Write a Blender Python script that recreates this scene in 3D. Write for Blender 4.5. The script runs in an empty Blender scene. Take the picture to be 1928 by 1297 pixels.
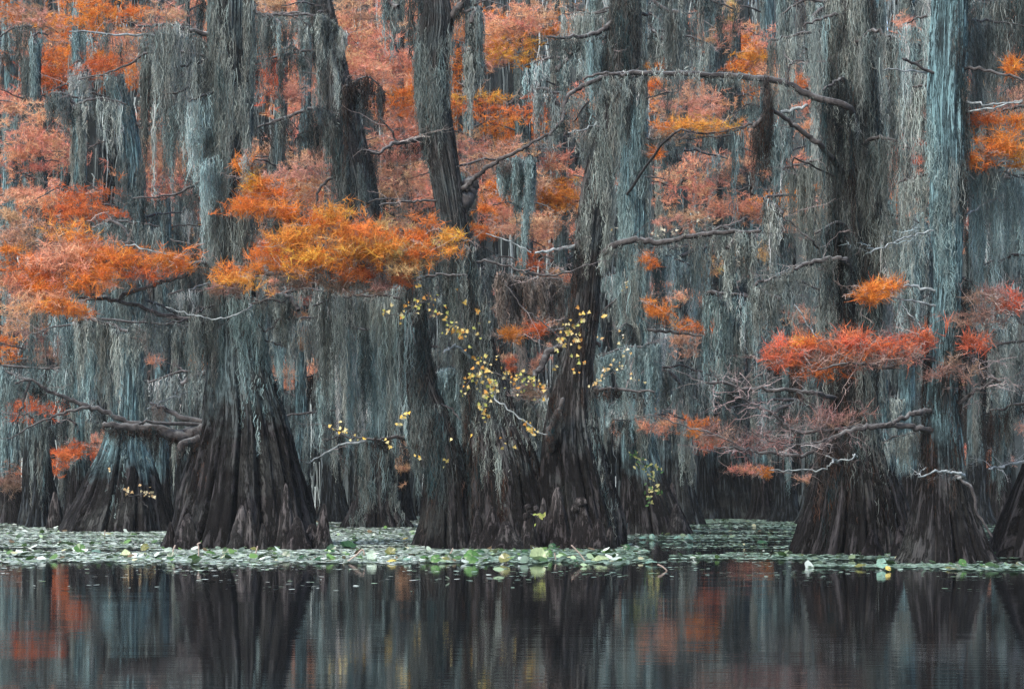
import bpy, math, random
import numpy as np

# ------------------------------------------------------------------ camera, sky, sun
SC = bpy.context.scene
COL = SC.collection
HY, CX, F, CAMH = 925.0, 964.0, 3749.0, 0.85     # horizon row, centre column, focal length (photo pixels), eye height
cam_d = bpy.data.cameras.new("Camera")
cam = bpy.data.objects.new("Camera", cam_d)
COL.objects.link(cam)
cam.location = (0, 0, CAMH)
cam.rotation_euler = (math.radians(90), 0, 0)
cam_d.lens = 70.0; cam_d.sensor_width = 36.0
cam_d.shift_y = (HY - 648.5) / 1928.0
cam_d.clip_end = 2000
SC.camera = cam

SUN_EL, SUN_AZ = 44.0, 215.0                      # degrees; azimuth clockwise from +Y: behind the camera, from its left
w = bpy.data.worlds.new("World"); SC.world = w; w.use_nodes = True
nt = w.node_tree
sky = nt.nodes.new("ShaderNodeTexSky"); sky.sky_type = 'NISHITA'; sky.sun_disc = False
sky.sun_elevation = math.radians(SUN_EL); sky.sun_rotation = math.radians(SUN_AZ)
sky.air_density = 1.0; sky.dust_density = 2.5
nt.links.new(sky.outputs[0], nt.nodes["Background"].inputs[0])
nt.nodes["Background"].inputs[1].default_value = 0.13
sun_d = bpy.data.lights.new("Sun", 'SUN'); sun_d.energy = 1.5; sun_d.angle = math.radians(12)
sun_d.color = (1.0, 0.95, 0.88)
sun = bpy.data.objects.new("Sun", sun_d); COL.objects.link(sun)
az, el = math.radians(SUN_AZ), math.radians(SUN_EL)
from mathutils import Vector
sun.rotation_euler = Vector((math.sin(az)*math.cos(el), math.cos(az)*math.cos(el), math.sin(el))).to_track_quat('Z', 'Y').to_euler()
SC.view_settings.view_transform = 'Standard'; SC.view_settings.look = 'None'
SC.view_settings.exposure = 1.45; SC.view_settings.gamma = 1.0
SC.render.engine = 'CYCLES'
cy = SC.cycles
cy.max_bounces = 5; cy.diffuse_bounces = 3; cy.glossy_bounces = 3; cy.transmission_bounces = 2; cy.transparent_max_bounces = 4
cy.volume_bounces = 0
cy.use_denoising = True; cy.denoising_prefilter = 'NONE'
cy.sample_clamp_indirect = 6

rng = np.random.default_rng(7)
random.seed(7)

def at(x, y, Y):
    return np.array([(x - CX) * Y / F, Y, CAMH + (HY - y) * Y / F])
def m_per_px(Y): return Y / F

# ------------------------------------------------------------------ numpy noise
_tab = np.random.default_rng(99).random((256, 256))
def vnoise(u, v, pu=256, seed=0):
    u = np.asarray(u, float); v = np.asarray(v, float)
    iu = np.floor(u).astype(int); iv = np.floor(v).astype(int)
    fu = u - iu; fv = v - iv
    fu = fu*fu*(3-2*fu); fv = fv*fv*(3-2*fv)
    g = lambda a, b: _tab[((a % pu) + seed*37) % 256, (b + seed*71) % 256]
    return (g(iu, iv)*(1-fu)+g(iu+1, iv)*fu)*(1-fv) + (g(iu, iv+1)*(1-fu)+g(iu+1, iv+1)*fu)*fv

# ------------------------------------------------------------------ materials
def new_mat(name):
    m = bpy.data.materials.new(name); m.use_nodes = True
    return m, m.node_tree, m.node_tree.nodes["Principled BSDF"]
def N(nt, t, **k):
    n = nt.nodes.new(t)
    for a, b in k.items(): setattr(n, a, b)
    return n
def mixc(nt, fac, a, b, bt='MIX'):
    n = N(nt, 'ShaderNodeMix', data_type='RGBA', blend_type=bt)
    for s, v in ((0, fac), (6, a), (7, b)):
        if hasattr(v, 'is_linked'): nt.links.new(v, n.inputs[s])
        elif s == 0: n.inputs[0].default_value = v
        else: n.inputs[s].default_value = (*v, 1)
    return n.outputs[2]
def ramp(nt, src, stops):
    r = N(nt, 'ShaderNodeValToRGB'); e = r.color_ramp.elements
    while len(e) < len(stops): e.new(0.5)
    for q, (p, c) in zip(e, stops):
        q.position = p; q.color = (*c, 1) if isinstance(c, tuple) else (c, c, c, 1)
    nt.links.new(src, r.inputs[0]); return r.outputs[0]
def noise(nt, vec, scale, detail=4, rough=0.6):
    n = N(nt, 'ShaderNodeTexNoise'); n.inputs['Scale'].default_value = scale
    n.inputs['Detail'].default_value = detail; n.inputs['Roughness'].default_value = rough
    nt.links.new(vec, n.inputs['Vector']); return n.outputs['Fac']
def vscale(nt, vec, s):
    n = N(nt, 'ShaderNodeVectorMath', operation='MULTIPLY'); nt.links.new(vec, n.inputs[0]); n.inputs[1].default_value = s
    return n.outputs[0]

def bark_mat(name, dry, dark, wet, stain=1.35, lichen=None):
    m, nt, b = new_mat(name)
    at_ = N(nt, 'ShaderNodeAttribute', attribute_name='bark')      # (x, y around the stem, z up it), in metres
    v = at_.outputs['Vector']
    fine = noise(nt, vscale(nt, v, (1, 1, 0.10)), 15, 6, 0.75)
    mid = noise(nt, vscale(nt, v, (1, 1, 0.2)), 5, 4, 0.65)
    blot = noise(nt, v, 1.7, 4, 0.6)
    c = mixc(nt, ramp(nt, fine, [(0.42, 0.0), (0.58, 1.0)]), dark, dry)
    c = mixc(nt, ramp(nt, mid, [(0.42, 0.0), (0.7, 0.75)]), c, tuple(x*1.25 for x in dry))
    if lichen:
        c = mixc(nt, ramp(nt, blot, [(0.42, 0.0), (0.62, 0.8)]), c, lichen)
        c = mixc(nt, ramp(nt, fine, [(0.3, 0.75), (0.52, 0.0)]), c, dark)
    # stringy cracks
    sb = N(nt, 'ShaderNodeMath', operation='SUBTRACT'); nt.links.new(fine, sb.inputs[0]); sb.inputs[1].default_value = 0.5
    ab = N(nt, 'ShaderNodeMath', operation='ABSOLUTE'); nt.links.new(sb.outputs[0], ab.inputs[0])
    ck = ramp(nt, ab.outputs[0], [(0.004, 0.0), (0.035, 1.0)])
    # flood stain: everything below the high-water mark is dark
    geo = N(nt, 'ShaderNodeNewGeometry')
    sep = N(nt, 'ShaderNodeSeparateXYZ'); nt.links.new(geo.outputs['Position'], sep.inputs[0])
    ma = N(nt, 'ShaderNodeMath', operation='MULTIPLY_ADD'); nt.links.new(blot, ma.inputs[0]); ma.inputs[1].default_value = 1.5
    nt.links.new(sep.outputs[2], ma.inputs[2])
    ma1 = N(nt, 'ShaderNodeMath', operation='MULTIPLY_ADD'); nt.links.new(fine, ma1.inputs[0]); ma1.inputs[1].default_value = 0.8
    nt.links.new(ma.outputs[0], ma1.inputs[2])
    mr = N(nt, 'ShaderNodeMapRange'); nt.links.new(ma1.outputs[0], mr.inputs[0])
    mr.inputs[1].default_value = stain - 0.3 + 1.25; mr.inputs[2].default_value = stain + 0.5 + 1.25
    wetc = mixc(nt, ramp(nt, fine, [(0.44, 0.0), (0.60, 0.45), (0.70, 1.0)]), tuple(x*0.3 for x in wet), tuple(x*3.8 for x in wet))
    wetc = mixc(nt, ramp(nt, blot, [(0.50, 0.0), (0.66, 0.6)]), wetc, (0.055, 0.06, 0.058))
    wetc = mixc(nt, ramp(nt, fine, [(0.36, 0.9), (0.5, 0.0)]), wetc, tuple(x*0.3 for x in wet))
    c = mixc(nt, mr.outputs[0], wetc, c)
    c = mixc(nt, 1.0, c, ramp(nt, ck, [(0.0, 0.22), (1.0, 1.15)]), 'MULTIPLY')
    nt.links.new(c, b.inputs['Base Color'])
    b.inputs['Roughness'].default_value = 0.8
    b.inputs['Specular IOR Level'].default_value = 0.12
    bp = N(nt, 'ShaderNodeBump'); bp.inputs['Strength'].default_value = 1.0; bp.inputs['Distance'].default_value = 0.09
    ad = N(nt, 'ShaderNodeMath', operation='MULTIPLY_ADD'); nt.links.new(mid, ad.inputs[0]); ad.inputs[1].default_value = 0.8
    nt.links.new(fine, ad.inputs[2])
    ah = N(nt, 'ShaderNodeMath', operation='MULTIPLY_ADD'); nt.links.new(ck, ah.inputs[0]); ah.inputs[1].default_value = 0.25; nt.links.new(ad.outputs[0], ah.inputs[2]); nt.links.new(ah.outputs[0], bp.inputs['Height'])
    nt.links.new(bp.outputs[0], b.inputs['Normal'])
    return m
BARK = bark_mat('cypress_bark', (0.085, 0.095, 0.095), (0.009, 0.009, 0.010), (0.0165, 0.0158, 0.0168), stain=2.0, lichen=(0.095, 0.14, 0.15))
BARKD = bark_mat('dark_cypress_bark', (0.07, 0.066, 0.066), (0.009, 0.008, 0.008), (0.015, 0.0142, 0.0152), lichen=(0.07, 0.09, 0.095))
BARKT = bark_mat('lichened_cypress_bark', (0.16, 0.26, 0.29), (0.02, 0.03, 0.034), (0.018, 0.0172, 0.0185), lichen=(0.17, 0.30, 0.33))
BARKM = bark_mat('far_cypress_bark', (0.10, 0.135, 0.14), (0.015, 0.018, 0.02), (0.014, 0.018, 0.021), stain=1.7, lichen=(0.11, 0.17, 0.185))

def limb_mat(name, a, b_, pale=0.5):
    m, nt, b = new_mat(name)
    tc = N(nt, 'ShaderNodeTexCoord')
    n = noise(nt, tc.outputs['Object'], 9, 5, 0.65)
    c = mixc(nt, ramp(nt, n, [(0.5-0.12, 0.0), (0.62, 1.0)]), a, b_)
    # colour turns paler towards the upper side of a limb
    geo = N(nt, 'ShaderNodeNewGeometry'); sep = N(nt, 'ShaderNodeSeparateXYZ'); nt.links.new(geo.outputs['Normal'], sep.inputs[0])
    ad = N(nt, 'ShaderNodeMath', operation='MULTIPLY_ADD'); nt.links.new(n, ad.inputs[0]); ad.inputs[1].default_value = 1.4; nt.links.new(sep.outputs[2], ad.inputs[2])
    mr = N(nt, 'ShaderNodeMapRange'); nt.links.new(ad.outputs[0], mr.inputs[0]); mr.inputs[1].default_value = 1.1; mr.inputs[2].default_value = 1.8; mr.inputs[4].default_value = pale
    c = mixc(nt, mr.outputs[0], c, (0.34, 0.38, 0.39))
    nt.links.new(c, b.inputs['Base Color']); b.inputs['Roughness'].default_value = 0.85
    bp = N(nt, 'ShaderNodeBump'); bp.inputs['Strength'].default_value = 0.8; bp.inputs['Distance'].default_value = 0.02
    nt.links.new(n, bp.inputs['Height']); nt.links.new(bp.outputs[0], b.inputs['Normal'])
    return m
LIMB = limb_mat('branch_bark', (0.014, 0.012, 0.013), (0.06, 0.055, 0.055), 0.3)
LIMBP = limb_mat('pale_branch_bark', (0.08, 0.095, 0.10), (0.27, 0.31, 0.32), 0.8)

def attr_mat(name, rough=0.9, trans=0.0, spec=0.1, var=0.35, scale=3.0):
    m, nt, b = new_mat(name)
    a = N(nt, 'ShaderNodeAttribute', attribute_name='tint')
    tc = N(nt, 'ShaderNodeTexCoord')
    n = noise(nt, tc.outputs['Object'], scale, 3, 0.6)
    c = mixc(nt, 1.0, a.outputs['Color'], ramp(nt, n, [(0.3, 1.0-var), (0.7, 1.0)]), 'MULTIPLY')
    nt.links.new(c, b.inputs['Base Color']); b.inputs['Roughness'].default_value = rough
    b.inputs['Specular IOR Level'].default_value = spec
    if trans:
        t = N(nt, 'ShaderNodeBsdfTranslucent'); nt.links.new(c, t.inputs[0])
        mx = N(nt, 'ShaderNodeMixShader'); mx.inputs[0].default_value = trans
        out = nt.nodes['Material Output']
        nt.links.new(b.outputs[0], mx.inputs[1]); nt.links.new(t.outputs[0], mx.inputs[2]); nt.links.new(mx.outputs[0], out.inputs[0])
    return m
MOSS = attr_mat('spanish_moss', 0.95, 0.25, 0.05)
NEEDLE = attr_mat('cypress_needles', 0.7, 0.35, 0.2, 0.25)
TWIG = attr_mat('fine_twigs', 0.8, 0.0, 0.2, 0.2)
LEAF = attr_mat('vine_leaves', 0.6, 0.3, 0.3, 0.15, 20)
PAD = attr_mat('lily_pads', 0.35, 0.15, 0.5, 0.35, 14)
MAT_ = attr_mat('floating_mat', 0.45, 0.0, 0.5, 0.3, 2)

# ------------------------------------------------------------------ object helpers
def tag(o, label=None, cat=None, group=None, kind=None):
    if label: o['label'] = label
    if cat: o['category'] = cat
    if group: o['group'] = group
    if kind: o['kind'] = kind
    return o
def empty(name, loc):
    o = bpy.data.objects.new(name, None); COL.objects.link(o); o.location = [float(c) for c in loc]; o.empty_display_size = 0.3
    return o
def mesh_obj(name, V, Q, mat, parent=None, tint=None, attr='tint', smooth=False, T=None):
    """V (n,3) world coordinates, Q (m,4) quads, T (k,3) triangles."""
    V = np.asarray(V, np.float64)
    if parent is not None: V = V - np.array(parent.location)
    me = bpy.data.meshes.new(name)
    Q = np.zeros((0, 4), np.int32) if Q is None else np.asarray(Q, np.int32)
    T = np.zeros((0, 3), np.int32) if T is None else np.asarray(T, np.int32)
    me.vertices.add(len(V)); me.vertices.foreach_set('co', V.astype(np.float32).ravel())
    nl = Q.size + T.size
    me.loops.add(nl); me.loops.foreach_set('vertex_index', np.concatenate([Q.ravel(), T.ravel()]))
    me.polygons.add(len(Q) + len(T))
    ls = np.concatenate([np.arange(len(Q))*4, Q.size + np.arange(len(T))*3]).astype(np.int32)
    me.polygons.foreach_set('loop_start', ls)
    me.update(calc_edges=True)
    if smooth: me.polygons.foreach_set('use_smooth', np.ones(len(me.polygons), bool))
    if tint is not None:
        if attr == 'tint':
            a = me.color_attributes.new('tint', 'FLOAT_COLOR', 'POINT')
            c = np.ones((len(V), 4), np.float32); c[:, :3] = tint
            a.data.foreach_set('color', c.ravel())
        else:
            a = me.attributes.new(attr, 'FLOAT_VECTOR', 'POINT'); a.data.foreach_set('vector', np.asarray(tint, np.float32).ravel())
    me.materials.append(mat)
    o = bpy.data.objects.new(name, me); COL.objects.link(o)
    if parent is not None: o.parent = parent
    return o

def norm(v): return v / np.maximum(np.linalg.norm(v, axis=-1, keepdims=True), 1e-9)

def strands(P, D, wd, nseg, jit, bend=None, tip=0.25, g=None):
    """Thin tapering ribbons from P along D; returns verts, quads, strand index of each vertex."""
    g = g or rng
    n = len(P)
    t = np.linspace(0, 1, nseg+1)[None, :, None]
    pos = P[:, None, :] + D[:, None, :]*t
    if bend is not None: pos = pos + bend[:, None, :]*(t*t)
    if jit is not None:
        j = g.normal(size=(n, nseg+1, 3)) * np.reshape(jit, (-1, 1, 1)); j[:, 0] *= 0.3
        pos = pos + j
    h = g.normal(size=(n, 3)); dn = norm(D)
    side = norm(np.cross(h, dn))[:, None, :]
    ww = np.reshape(wd, (-1, 1, 1))*0.5*(1-(1-tip)*t)
    V = np.stack([pos - side*ww, pos + side*ww], axis=2).reshape(-1, 3)
    base = (np.arange(n)*(nseg+1)*2)[:, None]; k = np.arange(nseg)[None, :]*2
    a = base + k
    Q = np.stack([a, a+1, a+3, a+2], axis=-1).reshape(-1, 4)
    sid = np.repeat(np.arange(n), (nseg+1)*2)
    return V, Q, sid

class Acc:
    def __init__(s): s.V, s.Q, s.C, s.n = [], [], [], 0
    def add(s, V, Q, C):
        s.V.append(V); s.Q.append(Q + s.n); s.C.append(C); s.n += len(V)
    def build(s, name, mat, parent):
        if not s.V: return None
        return mesh_obj(name, np.concatenate(s.V), np.concatenate(s.Q), mat, parent, np.concatenate(s.C))

TONE = {'t': (0.27, 0.375, 0.38), 'g': (0.275, 0.315, 0.295), 'd': (0.072, 0.084, 0.084), 'k': (0.055, 0.048, 0.045),
        'c': (0.22, 0.19, 0.17), 'p': (0.42, 0.50, 0.50), 'm': (0.17, 0.205, 0.20)}
FOL = {'o': (0.90, 0.29, 0.06), 'g': (0.90, 0.40, 0.075), 'r': (0.70, 0.18, 0.055), 'p': (0.92, 0.41, 0.27), 'b': (0.68, 0.38, 0.26),
       's': (0.76, 0.20, 0.10), 'w': (0.74, 0.50, 0.24), 'n': (0.32, 0.18, 0.15)}

def tassels(acc, A, L, rad, tone, dens, Y, g=None, tf=None):
    """Beards of hanging moss: A anchors (n,3), L lengths, rad radii."""
    g = g or rng
    n = len(A)
    if n == 0: return
    sw = max(0.005, 0.00026*Y)
    m = np.maximum(5, (dens*L*rad/(sw*0.30)*2.0)).astype(int)
    idx = np.repeat(np.arange(n), m); N_ = len(idx)
    s = g.random(N_)**1.25*0.92
    r = rad[idx]*(1 - 0.75*s**1.5)
    th = g.random(N_)*6.283; rr = np.sqrt(g.random(N_))*r
    P = A[idx].copy()
    P[:, 0] += np.cos(th)*rr; P[:, 1] += np.sin(th)*rr; P[:, 2] -= s*L[idx]
    ll = L[idx]*(1-s)*g.uniform(0.25, 1.0, N_) + 0.05
    ll = np.minimum(ll, g.uniform(0.12, 0.62, N_)*max(1, Y/38))
    D = np.zeros((N_, 3)); D[:, 2] = -ll
    D[:, 0] = -np.cos(th)*rr*0.5 + g.normal(size=N_)*0.05*ll**0.5; D[:, 1] = -np.sin(th)*rr*0.5 + g.normal(size=N_)*0.05
    V, Q, sid = strands(P, D, g.uniform(0.6, 1.5, N_)*sw, 5, 0.013 + 0.00022*Y, g=g)
    base = np.array(TONE[tone]) if isinstance(tone, str) else np.asarray(tone)
    tt = (g.uniform(0.6, 1.3, n))[:, None]*base*np.array([1, 1, 1]) + g.normal(size=(n, 1))*np.array([[0.012, -0.003, -0.008]])
    if tf is not None: tt = tt*tf[:, None]
    C = np.clip(tt[idx]*g.uniform(0.65, 1.35, (N_, 1)), 0.006, 0.6)
    acc.add(V, Q, C[sid])

def needles(acc, c, r, col, Y, dens=1.0, up=0.35, g=None):
    """Feathery foliage in an ellipsoid (centre c, radii r in metres), in flattened lobes."""
    g = g or rng
    col = np.array(FOL[col]) if isinstance(col, str) else np.asarray(col)
    wN = max(0.0070, 0.00021*Y); lN = max(0.12, 0.0025*Y)
    area = math.pi*r[0]*r[2]
    q_ = (Y/30)**0.8
    nl = max(4, int(area*11/q_**1.3))
    u = g.normal(size=(nl, 3)); u = norm(u)*g.random((nl, 1))**0.42
    lc = c + u*r
    lr = g.uniform(0.25, 1.0, nl)**1.3*np.minimum(0.42*q_**0.8, max(r[0], 0.12)*0.8)
    ntw = max(24, int(dens*area*230/(Y/30)**1.45))
    wts = lr**1.2; wts /= wts.sum()
    li = g.choice(nl, ntw, p=wts)
    q = g.normal(size=(ntw, 3))*0.55
    rz = min(max(r[2], 0.05)*0.55, 0.12*q_)
    sl = g.normal(size=nl)*0.22
    tc = lc[li] + q*np.stack([lr[li]*1.5, lr[li]*1.1, np.minimum(lr[li]*0.45, rz)], 1)
    tc[:, 2] += sl[li]*q[:, 0]*lr[li]
    loose = g.random(ntw) < 0.22
    un = norm(g.normal(size=(ntw, 3)))*g.random((ntw, 1))**0.4*r*1.05
    tc[loose] = (c+un)[loose]
    k = 22
    ti = np.repeat(np.arange(ntw), k); n = len(ti)
    ax = norm(g.normal(size=(ntw, 3))*np.array([1, 1, 0.45]) + np.array([0, 0, up]))    # the twiglet's own axis
    s = g.random(n)[:, None]
    P = tc[ti] + ax[ti]*(s-0.5)*lN*1.8 + g.normal(size=(n, 3))*0.006
    D = norm(ax[ti]*0.9 + g.normal(size=(n, 3))*0.75 + np.array([0, 0, 0.15]))*(lN*g.uniform(0.5, 1.15, n))[:, None]
    bend = g.normal(size=(n, 3))*lN*0.22
    V, Q, sid = strands(P, D, g.uniform(0.7, 1.3, n)*wN, 2, None, bend, 0.3, g)
    lobe_t = g.uniform(0.72, 1.2, nl)[:, None]*col
    lobe_t[:, 1] *= g.uniform(0.85, 1.2, nl)
    C = np.clip(lobe_t[li][ti]*g.uniform(0.6, 1.3, (n, 1)), 0.01, 0.9)
    acc.add(V, Q, C[sid])

def twiggy(acc, P0, n, L, Y, tone=(0.26, 0.22, 0.22), up=0.2, g=None):
    """Bare twigs springing from the points P0, each with side twigs."""
    g = g or rng
    wd = max(0.0075, 0.00028*Y)
    P = P0[g.integers(0, len(P0), n)] + g.normal(size=(n, 3))*0.02
    d = norm(g.normal(size=(n, 3))*np.array([1, 0.7, 0.45]) + np.array([0, 0, up]))
    D = d*(L*g.uniform(0.4, 1.2, n))[:, None]
    bend = g.normal(size=(n, 3))*L*0.2
    V, Q, sid = strands(P, D, g.uniform(0.7, 1.3, n)*wd, 6, 0.012, bend, 0.35, g)
    n_t = g.uniform(0.12, 1.0, (n, 1)); tn = np.array(tone)*n_t; acc.add(V, Q, tn[sid])
    k = 5
    i = np.repeat(np.arange(n), k); s = g.uniform(0.25, 1, len(i))[:, None]
    P2 = P[i] + D[i]*s + bend[i]*s*s
    D2 = norm(d[i] + g.normal(size=(len(i), 3))*0.8)*(L*g.uniform(0.12, 0.45, len(i)))[:, None]
    V, Q, sid = strands(P2, D2, g.uniform(0.5, 0.9, len(i))*wd, 4, 0.012, g.normal(size=(len(i), 3))*L*0.08, 0.3, g)
    acc.add(V, Q, tn[i][sid])

def smooth_path(P, k=8):
    P = np.asarray(P, float)
    if len(P) < 3: 
        t = np.linspace(0, 1, k+1)[:, None]; return P[0]*(1-t) + P[-1]*t
    Pp = np.vstack([2*P[0]-P[1], P, 2*P[-1]-P[-2]]); out = []
    for i in range(1, len(Pp)-2):
        for s in np.arange(k)/k:
            a, b, c, d = Pp[i-1], Pp[i], Pp[i+1], Pp[i+2]
            out.append(0.5*((2*b)+(-a+c)*s+(2*a-5*b+4*c-d)*s*s+(-a+3*b-3*c+d)*s**3))
    out.append(P[-1]); return np.array(out)

def tube(P, R, ns=8, lump=0.05, g=None):
    g = g or rng
    n = len(P); T = norm(np.gradient(P, axis=0))
    ref = np.array([0, 1.0, 0.13]); S = norm(np.cross(T, ref)); U = np.cross(S, T)
    a = np.arange(ns)/ns*2*math.pi
    rr = R[:, None]*(1+lump*g.normal(size=(n, ns)))
    V = P[:, None, :] + rr[..., None]*(np.cos(a)[None, :, None]*S[:, None, :] + np.sin(a)[None, :, None]*U[:, None, :])
    i = np.arange(n-1)[:, None]*ns; j = np.arange(ns)[None, :]; j2 = (j+1) % ns
    Q = np.stack([i+j, i+j2, i+ns+j2, i+ns+j], -1).reshape(-1, 4)
    V = V.reshape(-1, 3)
    cap = len(V); V = np.vstack([V, P[-1] + T[-1]*R[-1]*0.6])
    jj = np.arange(ns); Tq = np.stack([(n-1)*ns+jj, (n-1)*ns+(jj+1) % ns, np.full(ns, cap)], 1)
    return V, Q, Tq

class Tree:
    def __init__(s, name, label, pts, Y, bark=None, group=None, depth_shift=0.0, cat='cypress tree', seed=1, flute=0.3, res=(220, 150), top_y=None, broken=False, freq=9):
        s.Y = Y; s.pts = pts; s.g = np.random.default_rng(1000+seed); s.seed = seed
        base = at(pts[-1][0], 925, Y); base[2] = 0
        s.root = tag(empty(name, base), label, cat, group)
        s.moss, s.fol, s.tw = Acc(), Acc(), Acc()
        s.acc_limb = []
        p = np.array(pts, float); o = np.argsort(-p[:, 1]); p = p[o]      # from the base up
        zs = CAMH + (HY - p[:, 1])*Y/F; xs = (p[:, 0]-CX)*Y/F; rs = p[:, 2]*Y/F
        nth, nz = res
        z = np.linspace(-0.35, 1, nz)
        z = np.concatenate([np.linspace(-0.35, zs[0]+1.6, nz//2, endpoint=False), np.linspace(zs[0]+1.6, zs[-1], nz-nz//2)])
        sx = smooth_path(np.stack([xs, rs, zs], 1), 8); od = np.argsort(sx[:, 2])
        X = np.interp(z, sx[od, 2], sx[od, 0]); R = np.maximum(np.interp(z, sx[od, 2], sx[od, 1]), 0.02)
        low = z < zs[0]; R[low] *= 1 + (zs[0]-z[low])*0.25
        s.z, s.X, s.R = z, X, R
        Rt = np.median(R[nz//2:]); flare = np.clip((R/Rt-1)/1.3, 0, 1)
        th = np.arange(nth)/nth*2*math.pi
        TH, Z = np.meshgrid(th, z)
        fr = freq
        wob = 0.25*vnoise(TH/(2*math.pi)*6, Z*0.35, 6, seed)
        u = (TH/(2*math.pi) + wob*0.12) 
        f1 = np.abs(np.sin(u*math.pi*fr + seed)); f1 = 1-f1**0.8*1.0
        f1 = 1 - np.abs(np.sin(u*math.pi*fr + seed))**0.9
        f2 = vnoise(u*fr*2.3 % 256, Z*0.25, int(fr*2.3) or 1, seed+3)
        amp = flute*flare[:, None]
        big = vnoise(TH/(2*math.pi)*5, Z*0.12, 5, seed+9)-0.5
        crease = np.exp(-(np.sin(u*math.pi*fr + seed)/0.22)**2)
        rad = 1 - amp*crease*0.75 - amp*0.55*f2 + amp*0.36 + 0.10*big*(0.4+flare[:, None])
        fine = vnoise(TH/(2*math.pi)*int(64), Z*1.1, 64, seed+5) - 0.5
        fine2 = vnoise(TH/(2*math.pi)*int(150), Z*2.2, 150, seed+6) - 0.5
        rib = 1-np.abs(2*vnoise(TH/(2*math.pi)*46 + wob*3, Z*0.55, 46, seed+13)-1)
        RR = R[:, None]*rad + (fine*0.045 + fine2*0.030 + (rib-.5)*0.045)*(0.5+R[:, None]*1.0)
        lump = vnoise(TH/(2*math.pi)*9, Z*2.0, 9, seed+11)-0.5
        RR += lump*0.05*R[:, None]
        if broken:
            zt = zs[-1]; cut = np.clip((Z-(zt-0.35))/0.35, 0, 1); RR *= 1-0.5*cut*(vnoise(TH*3, Z*3, 19, seed) > 0.45)
        cx = X[:, None] + np.cos(TH)*RR; cy_ = Y + depth_shift + np.sin(TH)*RR
        V = np.stack([cx, cy_, Z], -1).reshape(-1, 3)
        R0 = 0.35*R.max() + 0.65*Rt
        bk = np.stack([np.cos(TH)*R0, np.sin(TH)*R0 + seed*3.1, Z], -1).reshape(-1, 3)
        i = np.arange(nz-1)[:, None]*nth; j = np.arange(nth)[None, :]; j2 = (j+1) % nth
        Q = np.stack([i+j, i+j2, i+nth+j2, i+nth+j], -1).reshape(-1, 4)
        cap = len(V); V = np.vstack([V, [[X[-1], Y+depth_shift, z[-1]+0.05]]]); bk = np.vstack([bk, bk[-1:]])
        jj = np.arange(nth); Tq = np.stack([(nz-1)*nth+jj, (nz-1)*nth+(jj+1) % nth, np.full(nth, cap)], 1)
        s.bark = bark or BARK
        s.dshift = depth_shift
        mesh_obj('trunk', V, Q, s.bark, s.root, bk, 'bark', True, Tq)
    def cx_at(s, z): return float(np.interp(z, s.z, s.X))
    def r_at(s, z): return float(np.interp(z, s.z, s.R))
    def fur(s, y0, y1, n, L, tone, dens=1.0, side=None, spread=1.0):
        """Moss clinging to the stem between photo rows y0 and y1."""
        g = s.g; z = CAMH + (HY - g.uniform(y0, y1, n))*s.Y/F
        th = g.uniform(math.pi*1.0, math.pi*2.0, n)
        if side is not None: th = g.normal(side, 0.45, n)
        kc = max(3, n//9); ci = g.integers(0, kc, n)                     # hangs in patches, bare bark between them
        z = z[ci] + g.normal(size=n)*0.28; th = th[ci] + g.normal(size=n)*0.16
        r = np.interp(z, s.z, s.R)*0.97*spread + g.random(n)*0.03
        A = np.stack([np.interp(z, s.z, s.X)+np.cos(th)*r, s.Y+s.dshift+np.sin(th)*r, z], 1)
        tassels(s.moss, A, g.uniform(0.35, 1, n)*L, g.uniform(0.03, 0.09, n), tone, dens, s.Y, g)
    def limb(s, px, r0=4, r1=1.5, dy=None, dy0=0.0, moss=0, tone='g', mdens=1.0, mrad=0.07, pale=False, tw=0, twL=0.5, twtone=(0.26, 0.22, 0.22), m0=0.0, m1=1.0, name='branch', up=0.2, sub=6, wob=0.012):
        """A branch traced through photo points; dy is how far its tip reaches towards (-) or away from the camera."""
        g = s.g
        if dy is None: dy = g.uniform(-0.9, 0.5)
        n = len(px)
        P = np.array([at(x, y, s.Y + s.dshift*0 + dy0 + dy*i/(n-1)) for i, (x, y) in enumerate(px)])
        xc = s.cx_at(P[0][2])
        if abs(P[0][0]-xc) < s.r_at(P[0][2])*1.6+0.1:
            P[0][1] = s.Y + s.dshift; P[0][0] = P[0][0]*0.4 + xc*0.6
        P = smooth_path(P, sub); t = np.linspace(0, 1, len(P))
        P[1:-1] += g.normal(size=(len(P)-2, 3))*wob
        R = (r0*(1-t)+r1*t)*s.Y/F*(0.66 if name == 'branch' else 1.0)
        V, Q, T = tube(P, R, 8 if name == 'branch' else 14, 0.05 if name == 'branch' else 0.09, g=g)
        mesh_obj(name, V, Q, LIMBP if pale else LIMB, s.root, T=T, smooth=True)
        if moss:
            seg = np.linalg.norm(np.diff(P, axis=0), axis=1); tot = seg.sum()*(m1-m0)
            sc_ = (s.Y/32)**0.6
            nb = max(1, int(round(tot/(0.26*sc_)*mdens)))                    # beards, each tapering to a point
            tb = g.uniform(m0, m1, nb); wb = g.uniform(0.07, 0.30, nb)*sc_
            Lb = np.maximum(moss*s.Y/F*(0.15+0.85*g.random(nb)**0.9), 0.12); fb = 0.32+1.35*g.random(nb)**1.3; yb = g.normal(size=nb)*0.22
            kb = np.maximum(3, (wb/0.016/sc_)).astype(int); bi = np.repeat(np.arange(nb), kb); K = len(bi)
            du = g.uniform(-1, 1, K)
            tt = np.clip(tb[bi] + du*wb[bi]/max(seg.sum(), .2), 0, 1)
            A = np.stack([np.interp(tt, t, P[:, c]) for c in range(3)], 1) + g.normal(size=(K, 3))*np.array([0.02, 0.05, 0.035]); A[:, 1] += yb[bi]*0.6
            L = Lb[bi]*(1-0.85*np.abs(du)**1.2)*g.uniform(0.55, 1.0, K)
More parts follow.
